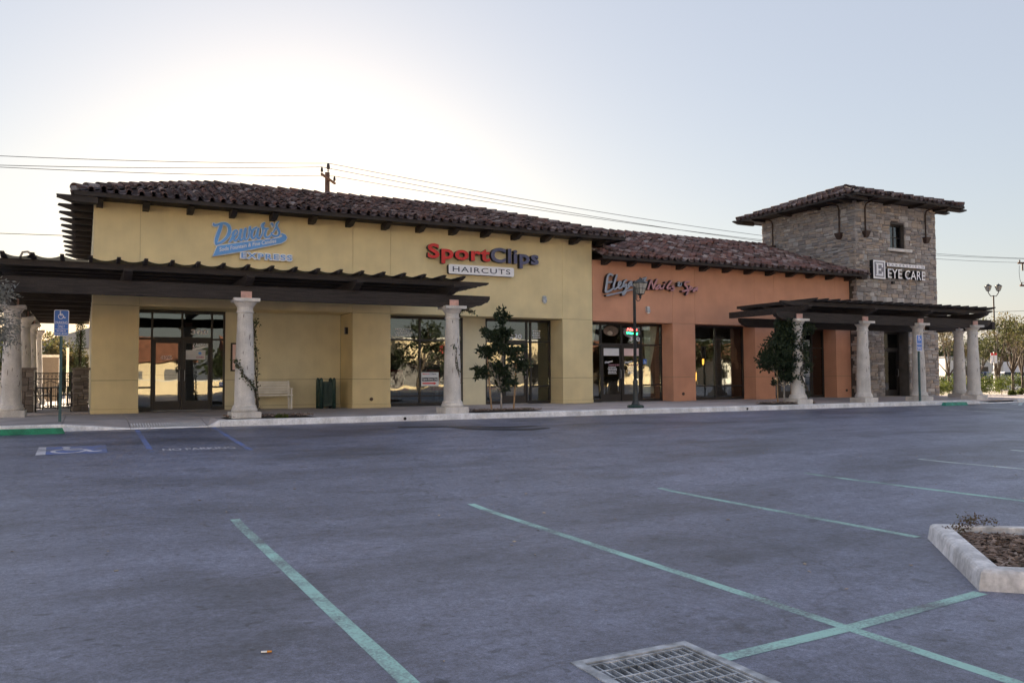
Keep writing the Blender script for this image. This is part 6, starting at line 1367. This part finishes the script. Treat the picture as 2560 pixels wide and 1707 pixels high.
def car(x, y, a, m, label):
    t = thing('parked_car', label, 'car', (x, y, -.15), 'parked cars across the road'); ca, sa = math.cos(a), math.sin(a)
    def L3(pts): return [(x+p[0]*ca-p[1]*sa, y+p[0]*sa+p[1]*ca, -.15+p[2]) for p in pts]
    def loft(secs, wtop): 
        vs = []; n = len(secs)
        for s_ in (-1, 1): vs += [(px_, s_*(.86 if not wtop else w_), pz_) for px_, pz_, w_ in secs]
        return L3(vs), [tuple(range(n))[::-1], tuple(range(n, 2*n))]+[(i, (i+1) % n, n+(i+1) % n, n+i) for i in range(n)]
    body = [(-2.2, .3, .80), (-2.25, .55, .84), (-2.15, .88, .84), (-1.5, .95, .86), (.9, .95, .86), (1.9, .82, .82), (2.2, .62, .78), (2.22, .3, .74)]
    part('body', MB().add(*loft(body, True)), m, t); cab = [(-1.75, .951, .80), (-1.15, 1.42, .60), (.1, 1.45, .60), (.95, .951, .80)]
    part('cabin', MB().add(*loft([(-1.55, .952, .70), (-1.1, 1.44, .58), (.1, 1.47, .58), (.85, .952, .70)], True)), m, t); part('windows', MB().add(*loft([(-1.62, .955, .73), (-1.13, 1.39, .61), (.12, 1.41, .61), (.95, .955, .73)], True)), 'car_glass', t)
    for wx in (-1.35, 1.35):
        for s_ in (-1, 1):
            w_ = MB().lathe([(.0, -.1), (.32, -.1), (.33, 0), (.32, .1), (0, .1)], 0, 0, n=16, cap=False); tw = part('wheel', MB().add(L3([(wx+p[0], s_*.78+p[2], .32+p[1]) for p in w_.v]), w_.f), 'tyre', t); h_ = MB().lathe([(.2, -.005), (.2, .005)], 0, 0, n=12); part('rim', MB().add(L3([(wx+p[0], s_*.886+p[2], .32+p[1]) for p in h_.v]), h_.f), 'rim', tw)
    for s_ in (-.62, .62): part('headlight', MB().add(L3(MB().box(2.13, 2.2, s_-.15, s_+.15, .64, .74).v), MB().box(0, 1, 0, 1, 0, 1).f), 'white', t); part('tail_light', MB().add(L3(MB().box(-2.26, -2.2, s_-.12, s_+.12, .66, .84).v), MB().box(0, 1, 0, 1, 0, 1).f), 'tail_red', t)
for i, (px, d, a, m, lb) in enumerate(((2385, 108, .4, 'car_silver', 'silver car parked behind the set back column'), (2460, 100, .3, 'car_blue', 'dark blue car parked right of the end column'), (2510, 104, -.6, 'car_silver', 'grey car parked behind the slender tree'), (2532, 100, -.6, 'car_white', 'white car parked at the right, left one'), (2558, 102, -.6, 'car_white', 'white car parked at the right edge'))):
    x, y = polar(px, d); car(x, y, a, m, lb)
x, y = polar(2525, 122); t = thing('white_trailer', 'long white box trailer behind the parked cars', 'trailer', (x, y, -.15)); q = MB(); q.obox((x, y, 1.75), _rr*4.6, Vector((.456, .89, 0))*1.2, (0, 0, 1.05)); part('box', q, 'white', t); q = MB(); q.obox((x, y, .55), _rr*3.6, Vector((.456, .89, 0))*.8, (0, 0, .15)); part('chassis', q, 'tyre', t)
for k in (-2.2, -1.2, 2.4): part('wheel', MB().tube([tuple(Vector((x, y, .35))+_rr*k-Vector((.456, .89, 0))*1.15), tuple(Vector((x, y, .35))+_rr*k-Vector((.456, .89, 0))*.85)], .5, 12), 'tyre', t)
x, y = polar(2412, 118); t = thing('white_shed', 'white flat building behind the last two columns', 'building', (x, y, -.15)); q = MB(); q.obox((x, y, 1.6), _rr*4, Vector((.456, .89, 0))*2.5, (0, 0, 1.75)); part('wall', q, 'bg_wall', t); q = MB(); q.obox((x, y, 3.42), _rr*4.2, Vector((.456, .89, 0))*2.7, (0, 0, .06)); part('roof', q, 'bg_grey', t)
for k in (-1.2, 1.2): q = MB(); q.obox(Vector((x, y, 1.0))-Vector((.456, .89, 0))*2.52+_rr*k, _rr*.7, Vector((.456, .89, 0))*.03, (0, 0, 1.05)); part('door', q, 'frame', t)
x, y = polar(2486, 49); t = thing('road_sign', 'red and white road sign beside the far lamp post', 'road sign', (x, y, -.1)); part('post', MB().tube([(x, y, -.1), (x, y, 2.3)], .03, 6), 'steel', t); q = MB(); q.obox((x, y, 1.95), _rr*.19, -_f*.01, (0, 0, .30)); part('panel', q, 'sign_white', t); q = MB(); q.obox(Vector((x, y, 2.18))-_f*.012, _rr*.175, -_f*.004, (0, 0, .07)); part('red_band', q, 'logo_red', t)
q = MB(); a0 = polar(2300, 47); a1 = polar(2700, 47); a2 = polar(2700, 47.4); a3 = polar(2300, 47.4); q.add([(*p, -.02) for p in (a0, a1, a2, a3)]+[(*p, -.3) for p in (a0, a1, a2, a3)], [(0, 1, 2, 3), (0, 4, 5, 1)]); tag(part('far_kerb', q, 'kerb_paint'), kind='structure')
for d in (53.5, 60):
    q = MB(); a0 = polar(2250, d); a1 = polar(2800, d); a2 = polar(2800, d+1.2); a3 = polar(2250, d+1.2); q.add([(*p, -.03 if d < 55 else -.02) for p in (a0, a1, a2, a3)]+[(*p, -.3) for p in (a0, a1, a2, a3)], [(0, 1, 2, 3), (0, 4, 5, 1)]); tag(part('far_pavement', q, 'concrete'), kind='structure')

# ------------------------------------------------------------------ the street behind the camera, seen mirrored in the shop glass, plus unseen blocks added for fill light
def house(name, label, x0, x1, y, h, m, rm, seed):
    r = random.Random(seed); t = thing(name, label, 'house', ((x0+x1)/2, y, -.5)); d = 9.0; part('wall', MB().box(x0, x1, y-d, y, -.5, h), m, t)
    part('roof', MB().prism([(y-d-.7, h), (y+.7, h), (y-d/2, h+2.6)], x0-.6, x1+.6, 'x'), rm, t); n = max(2, int((x1-x0)/3.4))
    for k in range(n):
        for z_ in ((.4, 3.2) if h > 5 else (.5,)):
            xx = x0+(x1-x0)*(k+.5)/n; part('window', MB().box(xx-.65, xx+.65, y+.002, y+.06, z_, z_+1.35), 'frame', t); part('window_trim', MB().box(xx-.78, xx+.78, y+.001, y+.04, z_-.12, z_-.01), 'white', t)
hs = [(-22, -8, 3.1, 'bg_yellow', 'sunlit yellow house mirrored in the 300 door side light'),
      (-4, 10, 2.7, 'bg_cream', 'house with brown red roof mirrored in the 300 door'), (14, 26, 3.1, 'bg_yellow', 'yellow single storey house opposite the hair salon'), (60, 74, 3.1, 'bg_cream', 'cream single storey house opposite the tower'), (78, 92, 3.1, 'bg_wall', 'off white single storey house far right across the street')]
for k, (a, b, h, m, lb) in enumerate(hs): house('street_house', lb, a, b, -36, h, m, 'bg_roof', k)
for k, (a, b, m, lb) in enumerate(((-88, -52, 'bg_cream', 'long sunlit cream block added out of view for warm fill light, left one'), (-48, -26, 'bg_wall', 'sunlit off white block added out of view for warm fill light, opposite the patio'), (98, 140, 'bg_cream', 'long sunlit cream block added out of view for warm fill light, far right one'))):  # unseen tall blocks, added to bounce warm sunlight onto the shaded shop fronts
    t = thing('fill_light_block', lb, 'building', ((a+b)/2, -23, -.5)); part('wall', MB().box(a, b, -35, -23, -.5, 12.8), m, t); part('parapet', MB().box(a-.2, b+.2, -35.2, -22.8, 12.8, 13.3), 'bg_wall', t)
    for i in range(int((b-a)/3.2)):
        for z_ in (.6, 3.8, 7.0, 10.2): part('window', MB().box(a+1.0+3.2*i, a+2.3+3.2*i, -22.998, -22.93, z_, z_+1.4), 'frame', t)
t = thing('cream_wall', 'long low sunlit cream wall mirrored in the shop doors', 'wall', (5, -28, -.5)); part('wall', MB().box(-40, 20, -28.3, -28, -.5, .75), 'bg_cream', t); part('coping', MB().box(-40, 20, -28.4, -27.9, .75, .85), 'bg_wall', t)
t = thing('cream_store', 'sunlit cream store with red sign mirrored in the 320 door', 'building', (42, -36, -.5)); part('wall', MB().box(29, 56, -46, -36, -.5, 5.2), 'bg_cream', t); part('parapet', MB().box(28.8, 56.2, -46.2, -35.8, 5.2, 5.6), 'bg_wall', t); part('red_sign', MB().box(37, 42, -35.9, -35.7, 3.6, 4.6), 'bg_red', t); part('shop_window', MB().box(30, 54, -35.98, -35.9, .0, 2.6), 'frame', t)
for i, (x, y, h) in enumerate(((-24, -32, 6), (-6, -33, 6.5), (12, -30, 5.5), (21, -30, 6.5), (27, -30, 6), (32, -29, 7.5), (37, -31, 5.5), (51, -30, 6), (57, -30, 8), (63, -30, 7), (70, -30, 8), (78, -31, 7), (88, -31, 8))):
    rr2 = random.Random(500+i); tree('street_tree', 'dark street tree mirrored in the shop glass, %s along the street' % ('first', 'second', 'third', 'fourth', 'fifth', 'sixth', 'seventh', 'eighth', 'ninth', 'tenth', 'eleventh', 'twelfth', 'thirteenth')[i], 'tree', (x, y, -.5), [(rr2.uniform(-.28, .28)*h, rr2.uniform(-.2, .2)*h, h*rr2.uniform(.4, .85), h*.22, h*.2, h*.2, 170) for _ in range(8)], 'leaf_dark', .4, .26, h*.025, h*.3, 510+i, 'bark', 'street trees behind the viewer', 9, .2)
